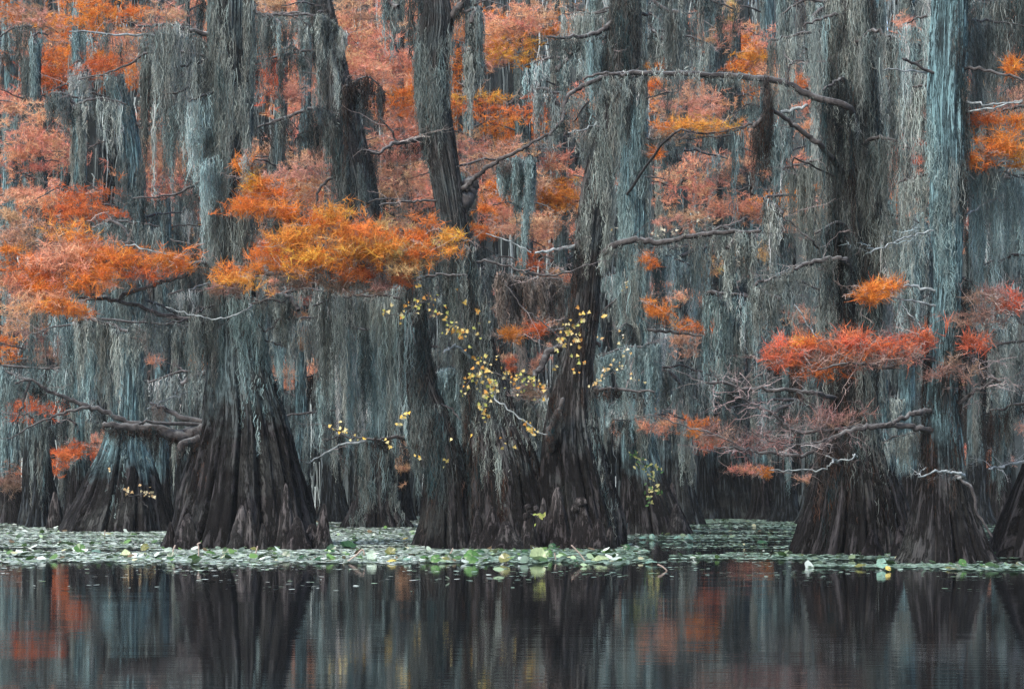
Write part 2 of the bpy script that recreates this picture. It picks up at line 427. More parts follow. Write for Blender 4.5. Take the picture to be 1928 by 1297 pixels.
            tassels(s.moss, A, np.maximum(L, 0.1), g.uniform(0.4, 1.0, K)*mrad*0.8*sc_, tone, 0.55, s.Y, g, fb[bi])
            k = max(2, int(tot/0.09))
            tt = g.uniform(m0, m1, k); A = np.stack([np.interp(tt, t, P[:, c]) for c in range(3)], 1)
            tassels(s.moss, A, g.uniform(0.08, 0.35, k)*sc_, g.uniform(0.3, 0.7, k)*mrad*sc_, tone, 0.6, s.Y, g)
        if tw:
            i0 = int(len(P)*0.3); twiggy(s.tw, P[i0:], tw, twL, s.Y, twtone, up, g)
        return P
    def patch(s, x, y, rx, ry, col, dy=0.0, dens=1.0, up=0.35, twn=None):
        Y = s.Y + dy; c = at(x, y, Y); m = Y/F
        needles(s.fol, c, np.array([rx*m, max(0.2, min(rx, 2.2*ry)*m*0.8), ry*m]), col, Y, dens, up, s.g)
        tn = twn if twn is not None else int(8+rx*m*16)
        pp = c + s.g.normal(size=(12, 3))*np.array([rx*m*.5, .15, ry*m*.4])
        twiggy(s.tw, pp, tn, 0.30+ry*m*0.5, Y, (0.42, 0.33, 0.30), 0.1, s.g)
    def finish(s):
        s.moss.build('hanging_moss', MOSS, s.root)
        s.fol.build('crown', NEEDLE, s.root)
        s.tw.build('twig_canopy', TWIG, s.root)

# ------------------------------------------------------------------ water, shore
def sheet(name, x0, x1, y0, y1, z, mat, nx=2, ny=2, h=None):
    xs = np.linspace(x0, x1, nx); ys = np.linspace(y0, y1, ny); X, Yy = np.meshgrid(xs, ys)
    Z = np.full_like(X, z) if h is None else h(X, Yy)
    V = np.stack([X, Yy, Z], -1).reshape(-1, 3)
    i = np.arange(ny-1)[:, None]*nx; j = np.arange(nx-1)[None, :]
    Q = np.stack([i+j, i+j+1, i+nx+j+1, i+nx+j], -1).reshape(-1, 4)
    o = mesh_obj(name, V, Q, mat); return o
WATER, nt, b = new_mat('swamp_water')
b.inputs['Base Color'].default_value = (0.006, 0.007, 0.008, 1); b.inputs['Roughness'].default_value = 0.035; b.inputs['IOR'].default_value = 1.48
tc = N(nt, 'ShaderNodeTexCoord')
n1 = noise(nt, vscale(nt, tc.outputs['Object'], (0.35, 2.2, 1)), 5.0, 3, 0.5)
n2 = noise(nt, vscale(nt, tc.outputs['Object'], (0.5, 1.0, 1)), 0.8, 2, 0.5)
ad = N(nt, 'ShaderNodeMath', operation='MULTIPLY_ADD'); nt.links.new(n2, ad.inputs[0]); ad.inputs[1].default_value = 3.0; nt.links.new(n1, ad.inputs[2])
bp = N(nt, 'ShaderNodeBump'); bp.inputs['Strength'].default_value = 1.0; bp.inputs['Distance'].default_value = 0.0007
n3 = ramp(nt, noise(nt, vscale(nt, tc.outputs['Object'], (0.12, 0.30, 1)), 1.0, 3, 0.5), [(0.38, 0.25), (0.62, 1.6)])
pm = N(nt, 'ShaderNodeMath', operation='MULTIPLY'); nt.links.new(ad.outputs[0], pm.inputs[0]); nt.links.new(n3, pm.inputs[1])
nt.links.new(pm.outputs[0], bp.inputs['Height']); nt.links.new(bp.outputs[0], b.inputs['Normal'])
tag(sheet('water', -300, 300, -40, 500, 0.0, WATER), kind='structure')
SOIL, nt, b = new_mat('swamp_soil')
tc = N(nt, 'ShaderNodeTexCoord'); n1 = noise(nt, tc.outputs['Object'], 1.2, 6, 0.6)
nt.links.new(mixc(nt, n1, (0.015, 0.014, 0.012), (0.06, 0.05, 0.035)), b.inputs['Base Color']); b.inputs['Roughness'].default_value = 0.95
tag(sheet('shore_ground', -140, 140, 76, 300, 0.0, SOIL, 160, 90, lambda X, Y_: -0.25 + 0.75*np.clip((Y_-77-2*vnoise(X*0.15+50, Y_*0+3))/12, 0, 1) + 0.25*vnoise(X*0.4+99, Y_*0.4)), kind='structure')

# ------------------------------------------------------------------ the big trees in front
G_FRONT = 'big cypresses at the edge of the open water'
trees = {}
def T_(key, *a, **k):
    trees[key] = Tree('cypress_tree', *a, seed=len(trees)+1, **k); return trees[key]

t = T_('left', 'massive flared grey cypress standing alone, with a broken log-like limb',
    [(450, 1030, 138), (456, 985, 128), (457, 940, 117), (458, 880, 101), (460, 800, 80), (455, 740, 66), (450, 690, 56), (444, 620, 46), (438, 500, 38), (434, 400, 36),
     (434, 300, 37), (437, 200, 37), (436, 100, 34), (438, 0, 33), (440, -160, 30)], 30.6, group=G_FRONT, res=(420, 300), freq=15, flute=0.26)
L = t.limb
L([(420, 75), (385, 65), (345, 52), (300, 48), (260, 50)], 8, 2.5, -0.7, moss=330, tone='g', mdens=1.5, tw=4)
L([(425, 40), (402, 28), (385, 8), (372, -30)], 7, 4, 0, moss=120, tone='d')
L([(430, 60), (330, 68), (220, 66), (130, 60)], 5, 2, -1.0, moss=90, tone='t', mdens=0.5, pale=True, tw=6)
L([(420, 110), (300, 95), (230, 128), (150, 150)], 5, 2, 0.8, moss=90, tone='g', mdens=0.5, tw=8)
L([(400, 812), (372, 812), (340, 822), (290, 806), (240, 804), (195, 798)], 17, 5, -0.8, moss=40, tone='k', mdens=2.6, name='broken_limb', wob=0.012)
L([(350, 815), (345, 835), (346, 852)], 9, 5, 0, dy0=-0.5, moss=30, tone='k', name='broken_limb', wob=0.01)
L([(290, 806), (230, 790), (175, 768), (130, 752), (95, 738), (60, 716), (28, 722)], 9, 2.5, -0.6, dy0=-0.5, moss=30, tone='d', mdens=0.6, tw=12)
L([(170, 766), (125, 776), (78, 792), (22, 824)], 5, 1.5, -0.3, dy0=-0.8, tw=8)
L([(57, 718), (42, 760), (36, 778), (24, 800)], 4, 1.5, -0.1, dy0=-1.0, tw=3)
L([(385, 808), (345, 785), (312, 770), (283, 758)], 10, 4, 0.2, moss=26, tone='c')
L([(320, 800), (285, 795), (262, 797)], 6, 3, -0.4, dy0=-0.5)
L([(277, 770), (318, 752), (368, 733)], 3, 1.5, 0.2, dy0=0.3, pale=True)
L([(428, 625), (360, 605), (300, 590), (245, 572), (200, 563), (150, 562)], 8, 4, -0.8, moss=160, tone='g', mdens=1.0, m0=0.0, m1=0.6, tw=5)
L([(222, 568), (240, 553), (285, 540), (305, 530), (345, 520), (350, 516)], 6, 3, -0.3, dy0=-0.6, tw=5)
L([(350, 518), (358, 545), (363, 580), (360, 592)], 2.5, 1.2, -0.1, dy0=-0.9, pale=True)
L([(500, 560), (470, 578), (445, 592), (400, 600), (355, 592), (312, 578)], 3, 1.2, -0.3, dy0=-0.8, pale=True, tw=4, moss=40, tone='t', m1=0.3)
L([(468, 575), (500, 566), (535, 570), (528, 600), (500, 622), (486, 612)], 4, 2, 0, dy0=-0.6, moss=60, tone='g')
L([(440, 510), (400, 498), (340, 497), (240, 502), (120, 506), (0, 508), (-60, 512)], 7, 2.5, -1.2, moss=70, tone='c', mdens=0.8, tw=18, twtone=(0.4, 0.36, 0.35))
L([(185, 500), (215, 480), (243, 463), (320, 480)], 3, 1.5, -0.2, dy0=-1, pale=True, tw=6)
L([(450, 512), (540, 516), (620, 500), (700, 478), (790, 462), (880, 452)], 7, 2, -1.3, moss=120, tone='g', mdens=1.2, tw=26, twtone=(0.4, 0.3, 0.25))
L([(455, 500), (500, 440), (530, 400), (478, 330), (462, 296)], 5, 2, -1.0, moss=50, tone='g', tw=10)
L([(500, 355), (540, 405), (565, 437), (600, 470)], 4, 2.5, -0.4, dy0=-0.8)
L([(425, 330), (370, 346), (330, 366), (250, 374)], 5, 2, -0.6, moss=120, tone='d', mdens=0.9, tw=5)
L([(430, 245), (395, 240), (355, 250)], 3.5, 1.5, -0.6, pale=True, moss=60, tone='t')
L([(440, 500), (380, 475), (360, 460), (320, 450)], 4, 2, 0.3, moss=150, tone='d')
# moss beards round the stem
t.fur(-40, 470, 300, 1.0, 'g', spread=1.10); t.fur(-40, 560, 260, 1.5, 'm', side=math.pi*1.1, spread=1.20)
t.fur(560, 720, 150, 1.0, 't', side=math.pi*1.75, spread=1.08); t.fur(600, 1000, 60, 0.5, 'k')
for x, y, Ln, to in ((345, 120, 360, 'g'), (375, 180, 380, 't'), (330, 170, 200, 'm'), (395, 300, 260, 't'), (485, 20, 260, 'm'), (480, 560, 170, 't'), (380, 580, 250, 'g'), (510, 640, 170, 't'), (340, 600, 200, 'm')):
    L([(436, y), ((436+x)/2, y-6), (x, y+4), (x+(x-436)*0.3, y+12)], 5, 2, s_dy := random.uniform(-0.8, 0.3), moss=Ln, tone=to, mdens=1.6)
# bright autumn boughs of this tree
for x, y, rx, ry, c, dy in ((60, 505, 55, 22, 'o', -1.1), (130, 470, 50, 36, 'p', -1.2), (185, 500, 60, 34, 'o', -1.2), (150, 440, 30, 22, 'o', -1.1), (235, 485, 40, 26, 'o', -1.0), (300, 498, 45, 18, 'o', -1.0),
        (350, 497, 12, 14, 'o', -1.1), (60, 560, 55, 24, 'p', -1.3), (110, 575, 45, 16, 'o', -1.4), (30, 530, 30, 16, 'p', -1.2), (145, 590, 20, 8, 'o', -1.3), (100, 540, 50, 18, 'o', -1.2),
        (430, 512, 30, 14, 'o', -1.1), (455, 522, 40, 14, 'g', -1.2), (490, 495, 38, 22, 'o', -1.1), (510, 465, 20, 20, 'r', -1.1), (560, 480, 42, 40, 'g', -1.3), (550, 450, 34, 22, 'g', -1.3), (600, 500, 50, 26, 'o', -1.2),
        (630, 420, 50, 26, 'g', -1.3), (600, 410, 34, 18, 'o', -1.2), (690, 440, 44, 30, 'o', -1.2), (740, 455, 60, 34, 'w', -1.2), (700, 480, 60, 26, 'g', -1.2), (660, 465, 50, 28, 'o', -1.2), (795, 440, 24, 34, 'o', -1.2),
        (800, 480, 45, 18, 'o', -1.2), (855, 460, 22, 26, 'g', -1.3), (760, 500, 60, 14, 'w', -1.1), (680, 518, 40, 20, 'r', -1.0), (720, 535, 24, 18, 'n', -1.0), (765, 520, 14, 16, 'r', -1.0), (650, 540, 30, 16, 'n', -1.0), (575, 530, 30, 14, 'n', -1.0),
        (500, 365, 40, 30, 'o', -1.0), (455, 300, 18, 16, 'o', -0.9), (455, 375, 14, 20, 'o', -0.9), (480, 400, 36, 16, 'o', -1.0), (530, 385, 30, 26, 'o', -1.0), (555, 405, 26, 20, 'o', -1.0), (470, 340, 16, 18, 'g', -0.9),
        (100, 500, 50, 24, 'p', -1.2), (170, 530, 40, 18, 'o', -1.2), (430, 545, 26, 12, 'n', -1.0), (270, 515, 40, 12, 'r', -1.0), (20, 480, 20, 16, 'o', -1.0)):
    t.patch(x, y, rx*1.08, ry*1.1, c, dy, 1.25)

t = T_('pillar', 'dark mossy leaning stem, leftmost of the three stems of the central clump',
    [(838, 1031, 62), (840, 985, 50), (840, 930, 42), (838, 870, 36), (826, 820, 34), (812, 770, 30), (796, 720, 24), (785, 660, 21), (780, 600, 19), (776, 560, 17), (772, 500, 10)], 31.0, bark=BARKD, group=G_FRONT, res=(260, 220), freq=7, flute=0.3)
t.fur(560, 860, 420, 1.0, 'd', spread=1.06); t.fur(560, 760, 120, 1.2, 'm', side=math.pi*1.2, spread=1.12); t.fur(830, 1000, 40, 0.5, 'k')
t.limb([(800, 780), (822, 760), (850, 770), (868, 790)], 4, 2, -0.3, moss=50, tone='m')
t.limb([(800, 826), (760, 824), (720, 827), (690, 826)], 7, 3, -0.3, moss=16, tone='k')
t.limb([(690, 826), (655, 822), (625, 806), (610, 800)], 3, 1.5, -0.1, dy0=-0.3, tw=5)
t.limb([(690, 830), (640, 838), (600, 862), (575, 872)], 4, 1.5, -0.2, dy0=0.1, pale=True, tw=6)
t.limb([(790, 570), (740, 560), (690, 555), (640, 560), (590, 575)], 5, 2.5, 0.3, moss=420, tone='g', mdens=2.0)
t.limb([(790, 590), (740, 600), (700, 620), (640, 610)], 5, 2.5, 0.9, moss=430, tone='t', mdens=1.8)
t.limb([(782, 530), (800, 520), (840, 518), (880, 520)], 5, 2.5, -0.5, moss=170, tone='m', mdens=1.8)

t = T_('middle', 'tall dark middle cypress of the central clump, wound with yellow-leaved vines',
    [(962, 1032, 84), (960, 990, 80), (955, 940, 72), (948, 880, 64), (938, 830, 58), (925, 780, 46), (915, 720, 36), (903, 650, 28), (888, 580, 26), (872, 510, 25), (856, 430, 26), (845, 360, 26),
     (832, 290, 27), (822, 220, 26), (817, 150, 26), (818, 90, 28), (822, 40, 30), (822, -10, 20)], 31.1, bark=BARKD, group=G_FRONT, res=(320, 300), freq=11, flute=0.3)
L = t.limb
L([(828, 60), (850, 32), (872, 5), (905, -50)], 14, 9, -0.2, moss=60, tone='d')
L([(812, 60), (803, 25), (790, -10), (780, -60)], 15, 10, 0.2, moss=60, tone='d')
L([(822, 262), (790, 262), (765, 267), (740, 272), (715, 288)], 8, 4, -0.6, tw=16, twL=0.6, twtone=(0.4, 0.35, 0.33), moss=60, tone='k')
L([(750, 270), (735, 245), (712, 220)], 3.5, 2, -0.2, dy0=-0.3, tw=6)
L([(858, 365), (880, 350), (900, 330), (930, 308), (965, 290), (1000, 270), (1035, 252)], 8, 3.5, -0.7, tw=8)
L([(850, 378), (800, 378), (760, 380), (715, 387)], 4, 2.5, -0.3, tw=4)
L([(852, 395), (872, 380), (884, 350), (887, 348)], 20, 14, 0.2, name='broken_limb')
L([(850, 320), (915, 300), (960, 305)], 4, 2, 0.6, moss=40, tone='c', tw=5)
L([(890, 500), (912, 492), (960, 503), (1005, 517), (1060, 515), (1108, 498)], 4, 2, -0.7, tw=14, twL=0.45, twtone=(0.36, 0.3, 0.3))
L([(950, 530), (985, 580), (1020, 605), (1060, 640)], 2.5, 1.5, -0.5, dy0=-0.3, tw=6)
L([(905, 690), (880, 668), (866, 655), (850, 652), (835, 665)], 3.5, 1.5, -0.5, dy0=-0.2, pale=True, name='dead_branch')
L([(910, 720), (940, 760), (985, 790), (1010, 812), (1030, 818)], 2.6, 1.2, -0.3, dy0=-0.6, pale=True)
L([(860, 500), (880, 470), (900, 500), (915, 560)], 6, 4, 0.2, moss=260, tone='g', mdens=2.6)
t.fur(480, 760, 320, 0.9, 'd', spread=1.08); t.fur(480, 720, 160, 1.1, 'g', spread=1.16); t.fur(700, 960, 260, 0.9, 'k', spread=1.05); t.fur(0, 430, 50, 0.5, 'm', spread=1.0)
t.fur(60, 170, 160, 0.8, 'm', spread=1.12)
t.fur(700, 860, 160, 1.0, 'g', side=math.pi*1.75, spread=1.06)

t = T_('right_stem', 'tall rough-barked stem leaning to one side in the central clump, with a bent elbow limb',
    [(1094, 1033, 80), (1092, 990, 76), (1086, 940, 70), (1078, 880, 62), (1074, 820, 52), (1076, 760, 42), (1080, 700, 35), (1090, 640, 31), (1098, 580, 29), (1104, 520, 26), (1110, 460, 27), (1120, 380, 29),
     (1134, 300, 27), (1148, 220, 24), (1158, 150, 22), (1168, 80, 20), (1176, 0, 18), (1182, -140, 16)], 30.9, bark=BARKD, group=G_FRONT, res=(320, 300), freq=11, flute=0.3)
L = t.limb
L([(1108, 492), (1135, 478), (1160, 462), (1195, 452), (1240, 457), (1300, 446), (1370, 436), (1433, 436)], 12, 5, -0.9, moss=70, tone='g', mdens=0.9, tw=14, twL=0.4)
L([(1110, 458), (1080, 466), (1040, 471), (1008, 476)], 8, 3, -0.5, pale=True, tw=8)
L([(1000, 476), (960, 455), (915, 440)], 2, 1.2, 0, dy0=-0.5, pale=True)
L([(1075, 650), (1048, 655), (1030, 668), (1018, 690), (1006, 708)], 8, 5, -0.4, name='elbow_limb')
L([(1085, 618), (1040, 622), (1000, 630), (935, 640)], 5, 3, 0.3, moss=20, tone='d')
L([(1095, 736), (1130, 732), (1170, 733), (1232, 738)], 7, 3, -0.4, moss=20, tone='k', tw=12, twL=0.5)
L([(1150, 640), (1130, 650), (1110, 640), (1100, 636)], 5, 3, -0.1)
L([(1020, 860), (1035, 830), (1045, 790), (1060, 750)], 10, 4, -0.3, dy0=-0.4, name='root_buttress', moss=10, tone='k')
L([(1130, 350), (1100, 380), (1090, 420), (1082, 470)], 3, 2, -0.3, moss=60, tone='g')
L([(1150, 210), (1110, 240), (1070, 250)], 3, 2, -0.3, moss=80, tone='g', pale=True, tw=6)
L([(1176, 20), (1130, 60), (1080, 70), (1030, 70)], 9, 3, -0.5, moss=170, tone='m', mdens=1.9)
L([(1176, 15), (1190, 20), (1220, 30)], 9, 4, 0.2, moss=200, tone='g', mdens=2.2)
L([(1174, 60), (1140, 70), (1110, 80), (1070, 110)], 6, 3, -0.2, moss=200, tone='t', mdens=1.4)
t.fur(-60, 480, 220, 0.8, 'g', spread=1.06); t.fur(480, 980, 130, 0.45, 'k'); t.fur(-60, 130, 260, 1.2, 'd', spread=1.24)
t.fur(730, 950, 130, 0.9, 'm', side=math.pi*1.9, spread=1.05)
t.patch(960, 632, 22, 8, 'o', -.2); t.patch(1000, 625, 28, 12, 'r', -.1)
t.patch(1000, 735, 36, 14, 'n', -0.2)

t = T_('right', 'broad ribbed cypress wrapped in moss, arching a long bare limb across the scene',
    [(1592, 1044, 106), (1597, 1000, 94), (1600, 940, 78), (1600, 880, 64), (1596, 800, 52), (1600, 700, 46), (1598, 600, 48), (1604, 500, 46), (1610, 400, 44), (1612, 300, 44), (1606, 200, 42),
     (1600, 100, 40), (1598, 0, 38), (1596, -140, 34)], 27.4, group=G_FRONT, bark=BARKD, res=(420, 300), freq=17, flute=0.28)
L = t.limb
L([(1640, 225), (1600, 205), (1530, 182), (1475, 155), (1420, 147), (1350, 142), (1290, 140), (1220, 138), (1165, 140), (1125, 150), (1085, 170), (1064, 190), (1060, 225), (1046, 240), (1035, 255)], 10, 4, -1.0, dy0=-1.2,
  moss=34, tone='g', mdens=0.7, tw=8, wob=0.006)
L([(1440, 150), (1445, 190), (1440, 215), (1420, 240)], 9, 6, -0.1, dy0=-1.6, moss=190, tone='k', mdens=4)
L([(1180, 140), (1140, 138), (1100, 150)], 5, 3, 0, dy0=-2.0, moss=110, tone='g', mdens=1.2)
L([(1480, 160), (1490, 120), (1512, 115), (1485, 122)], 2.5, 1, 0, dy0=-1.5, tw=5)
L([(1600, 320), (1552, 282), (1520, 255), (1485, 228), (1455, 205)], 9, 5, -0.7, dy0=-1.0, tw=4)
L([(1470, 212), (1500, 205), (1520, 198)], 5, 4, 0, dy0=-1.5, pale=True)
L([(1560, 320), (1500, 300), (1495, 330)], 3, 1.5, -0.2, dy0=-1.0, tw=3)
L([(1622, 500), (1590, 490), (1560, 488), (1520, 497), (1480, 515), (1440, 528)], 10, 3, -0.7, dy0=-1.0, moss=70, tone='g', mdens=0.7, tw=14, twtone=(0.36, 0.34, 0.34))
L([(1575, 485), (1535, 460), (1500, 430), (1460, 400)], 3, 1.5, -0.2, dy0=-1.1, tw=8)
L([(1585, 750), (1540, 742), (1500, 736), (1420, 732), (1370, 726), (1332, 720)], 8, 2.5, -0.7, dy0=-0.8, tw=22, twL=0.6, twtone=(0.42, 0.36, 0.36))
L([(1500, 738), (1530, 765), (1555, 790)], 2.5, 1, 0.1, dy0=-1.2, tw=5)
L([(1600, 865), (1570, 868), (1550, 883), (1500, 885), (1448, 885)], 3.5, 1.2, -0.4, dy0=-1.0, pale=True, tw=4)
L([(1640, 850), (1610, 860), (1578, 866), (1555, 858)], 3, 1.4, -0.3, dy0=-1.1, pale=True, tw=3)
for x, y, Ln, to, dd in ((1545, 30, 420, 'm', -0.4), (1570, 150, 420, 'd', -1.1), (1670, 60, 280, 'm', -1.2), (1690, 160, 520, 'g', 0.2), (1520, 300, 400, 'g', 0.6), (1560, 420, 260, 'd', -1.0), (1690, 400, 240, 'g', -0.4), (1655, 540, 280, 'g', 0.1), (1500, 60, 300, 'g', 0.5), (1560, 560, 200, 'm', 0.3), (1680, 260, 300, 'm', -0.9)):
    L([(1610, y+20), ((1610+x)/2, y), (x, y+6), (x+(x-1610)*0.5, y+20)], 7, 2.5, dd*0.6, dy0=dd*0.5, moss=Ln, tone=to, mdens=1.9)
t.fur(-60, 620, 500, 1.1, 'd', spread=1.08); t.fur(-60, 640, 300, 1.2, 'g', spread=1.14); t.fur(620, 960, 240, 0.9, 'k', spread=1.03); t.fur(700, 930, 120, 1.0, 'm', side=math.pi*1.75, spread=1.05)

t = T_('right_thin', 'slender teal-grey cypress with layered bare boughs and a broad foot',
    [(1782, 1060, 92), (1780, 1020, 76), (1776, 960, 58), (1774, 900, 44), (1772, 820, 35), (1770, 740, 30), (1772, 660, 27), (1780, 580, 25), (1784, 500, 25), (1781, 400, 29), (1784, 300, 31),
     (1781, 200, 33), (1785, 100, 33), (1788, 0, 31), (1790, -140, 28)], 24.4, bark=BARKT, group=G_FRONT, res=(360, 300), freq=13, flute=0.28)
L = t.limb
L([(1765, 812), (1735, 806), (1700, 800), (1640, 803), (1600, 812), (1555, 830), (1512, 856), (1430, 850), (1400, 845), (1345, 842)], 10, 2.5, -0.6, dy0=-0.2, tw=40, twL=0.5, twtone=(0.36, 0.26, 0.26))
L([(1700, 799), (1640, 801), (1570, 808), (1505, 813), (1470, 792), (1440, 770), (1400, 752), (1370, 741)], 6, 2, -0.5, dy0=-0.3, tw=36, twL=0.5, twtone=(0.4, 0.3, 0.3))
L([(1575, 822), (1540, 832), (1490, 838), (1440, 826), (1400, 800)], 3, 1.3, -0.3, dy0=-0.5, tw=20, twL=0.45, twtone=(0.45, 0.4, 0.4))
L([(1765, 772), (1735, 774), (1715, 780), (1690, 792), (1668, 800)], 9, 5, -0.3, dy0=-0.2)
L([(1400, 845), (1350, 820), (1290, 800), (1220, 780)], 3, 1.5, 0.3, dy0=-0.7, tw=12, twL=0.45)
L([(1770, 678), (1740, 672), (1705, 678), (1670, 690), (1625, 684), (1590, 684), (1540, 696)], 8, 2.5, -0.5, dy0=-0.2, tw=46, twL=0.42, twtone=(0.42, 0.26, 0.22), up=0.35)
L([(1765, 672), (1700, 665), (1620, 668), (1540, 672), (1455, 678)], 5, 2, -0.3, dy0=0.1, tw=50, twL=0.4, twtone=(0.34, 0.18, 0.15), up=0.5)
L([(1775, 552), (1740, 543), (1705, 538), (1680, 545), (1620, 558)], 5, 2, -0.5, pale=True)
L([(1775, 580), (1745, 572), (1700, 563), (1650, 563)], 3.5, 1.5, -0.5, pale=True)
L([(1690, 560), (1715, 595), (1745, 625)], 2, 1.2, 0, dy0=-0.5, pale=True, tw=2)
L([(1770, 430), (1730, 440), (1690, 452), (1640, 475)], 3, 1.3, -0.6, pale=True, tw=18, twL=0.35, twtone=(0.35, 0.45, 0.48))
L([(1495, 573), (1520, 610), (1540, 635)], 2.2, 1.2, 0, dy0=-0.6, pale=True)
L([(1795, 140), (1815, 128), (1850, 130), (1885, 140), (1935, 150)], 6, 3, -0.5)
L([(1795, 198), (1820, 195), (1870, 196), (1925, 190)], 4, 2, -0.4, pale=True)
L([(1840, 205), (1880, 200), (1925, 188)], 3, 1.5, -0.2, dy0=-0.3, pale=True)
L([(1775, 140), (1750, 135), (1715, 118), (1700, 110)], 5, 3, -0.5)
L([(1735, 130), (1700, 132), (1662, 132)], 3, 1.5, -0.2, dy0=-0.3, pale=True)
L([(1785, 775), (1820, 750), (1845, 730), (1885, 718)], 7, 4, -0.3, tw=20, twL=0.45, twtone=(0.4, 0.34, 0.34))
L([(1885, 718), (1860, 705), (1835, 680), (1820, 655)], 4, 2, 0, dy0=-0.3, tw=22, twL=0.5, twtone=(0.42, 0.34, 0.34))
L([(1790, 420), (1830, 400), (1875, 372)], 4, 2, 0.6, pale=True, tw=6)
L([(1835, 905), (1815, 893), (1785, 888), (1758, 887), (1730, 898)], 5, 2, -0.5, pale=True, tw=8, twL=0.3, twtone=(0.45, 0.5, 0.52), dy0=-0.5)
L([(1815, 890), (1828, 915), (1840, 960), (1868, 1010)], 6, 3, -0.2, dy0=-0.6)
for x, y, Ln, to, dd in ((1728, 30, 300, 't', 0.6), (1840, 40, 300, 'm', 0.7), (1722, 160, 280, 'g', 0.7), (1722, 330, 280, 'g', 0.8), (1840, 210, 300, 'g', 0.7), (1815, 520, 300, 'd', 0.2), (1830, 640, 330, 'k', 0.3), (1850, 300, 200, 'm', 0.5), (1880, 320, 420, 't', 0.8), (1890, 40, 300, 'm', 0.8)):
    L([(1782, y+12), ((1782+x)/2, y), (x, y+4), (x+(x-1782)*0.5, y+16)], 5, 2, dd*0.6, dy0=dd*0.4, moss=Ln, tone=to, mdens=1.6)
t.fur(-60, 640, 70, 0.4, 't', side=math.pi*1.35, spread=1.04); t.fur(-60, 700, 90, 0.5, 'd', side=math.pi*1.8, spread=1.06); t.fur(640, 980, 120, 0.7, 'k')
for x, y, rx, ry, c in ((1480, 665, 42, 26, 's'), (1530, 658, 50, 16, 's'), (1505, 648, 24, 14, 'o'), (1590, 655, 50, 20, 's'), (1620, 660, 40, 16, 'r'), (1560, 690, 80, 16, 'r'), (1600, 640, 20, 12, 's'), (1650, 650, 50, 18, 's'), (1710, 650, 45, 16, 's'), (1745, 638, 20, 12, 's'), (1460, 680, 24, 14, 's'), (1560, 678, 70, 12, 'n'), (1660, 672, 60, 10, 'n'),
        (1640, 547, 14, 2, 'o'), (1672, 541, 14, 2, 'o'), (1640, 560, 16, 8, 'o'), (1840, 640, 26, 20, 's'), (1860, 600, 50, 30, 'n'), (1905, 568, 26, 14, 's'), (1860, 560, 40, 12, 'n'), (1800, 700, 60, 22, 'n'), (1440, 830, 50, 16, 'n'), (1350, 825, 30, 16, 'n'), (1560, 790, 70, 14, 'n')):
    t.patch(x, y, rx, ry*t.g.uniform(0.8, 1.25), c, -0.4, 0.7 if c != 'n' else 0.4, 0.5)
t.patch(1870, 275, 50, 22, 'o', 0.2); t.patch(1850, 298, 36, 14, 'o', 0.1); t.patch(1905, 240, 28, 18, 'o', 0.3); t.patch(1835, 225, 26, 10, 'r', 0.3); t.patch(1915, 290, 20, 22, 'g', 0.2); t.patch(1908, 128, 22, 16, 'o', 0.4)

t = T_('edge', 'dark flaring cypress base cut off by the edge beyond the slender teal-grey cypress',
    [(1975, 1060, 112), (1975, 1000, 92), (1980, 940, 74), (1985, 860, 52), (1990, 760, 40), (1990, 500, 34), (1992, 200, 32), (1995, -140, 30)], 25.6, bark=BARKD, group=G_FRONT, res=(260, 200), freq=11, flute=0.3)
t.limb([(1985, 850), (1925, 868), (1885, 878), (1862, 882)], 6, 2.5, -0.5, pale=True, tw=14, twL=0.4, twtone=(0.42, 0.45, 0.47))
for y, Ln, to in ((-20, 420, 'm'), (200, 300, 'g'), (330, 420, 't'), (480, 300, 't'), (640, 300, 'g'), (760, 200, 'k')):
    t.limb([(1990, y+14), (1940, y), (1890, y+8), (1850, y+20)], 6, 2.5, 0.9, dy0=0.2, moss=Ln, tone=to, mdens=1.7, tw=5)
t.fur(-60, 800, 260, 1.0, 'm', spread=1.08)

# ------------------------------------------------------------------ cypresses standing further back, each traced
G_MID = 'cypresses standing back in the flooded wood'
t = T_('snag', 'teal lichened snag with a broken top and a wide black foot',
    [(212, 1002, 98), (218, 970, 86), (226, 930, 70), (230, 890, 58), (234, 850, 44), (238, 800, 33), (240, 720, 29), (241, 620, 27), (242, 500, 25), (243, 420, 24), (245, 360, 21), (248, 310, 19), (243, 260, 19),
     (232, 210, 20), (218, 165, 19), (213, 140, 17)], 42.3, bark=BARKT, group=G_MID, res=(300, 260), freq=11, broken=True)
L = t.limb
L([(250, 235), (275, 236), (290, 230), (303, 212), (310, 200)], 5, 3, -0.5, tw=3)
L([(232, 248), (205, 245), (182, 240)], 4, 2.5, -0.3)
L([(215, 182), (195, 182), (165, 173)], 4, 3, -0.4)
L([(243, 225), (250, 212), (254, 205)], 4, 2, 0)
L([(240, 400), (200, 385), (160, 390), (110, 400)], 5, 2, -1, moss=80, tone='g', tw=8)
L([(240, 420), (290, 405), (340, 400)], 5, 2, 1, moss=200, tone='m')
L([(235, 570), (190, 560), (130, 575), (90, 590)], 6, 2.5, -1, moss=260, tone='t', mdens=1.4)
L([(245, 560), (290, 570), (330, 590)], 6, 2.5, 1, moss=260, tone='g', mdens=1.6)
L([(240, 640), (200, 650), (170, 700), (165, 720)], 5, 2.5, 0, moss=140, tone='d', mdens=1.4, tw=4)
L([(240, 700), (220, 640), (270, 640)], 4, 2, -.5, moss=60, tone='g')
t.fur(560, 900, 160, 1.2, 't', spread=1.04); t.fur(330, 560, 160, 1.0, 'm', spread=1.12); t.fur(870, 940, 70, 0.9, 'm', spread=1.0)
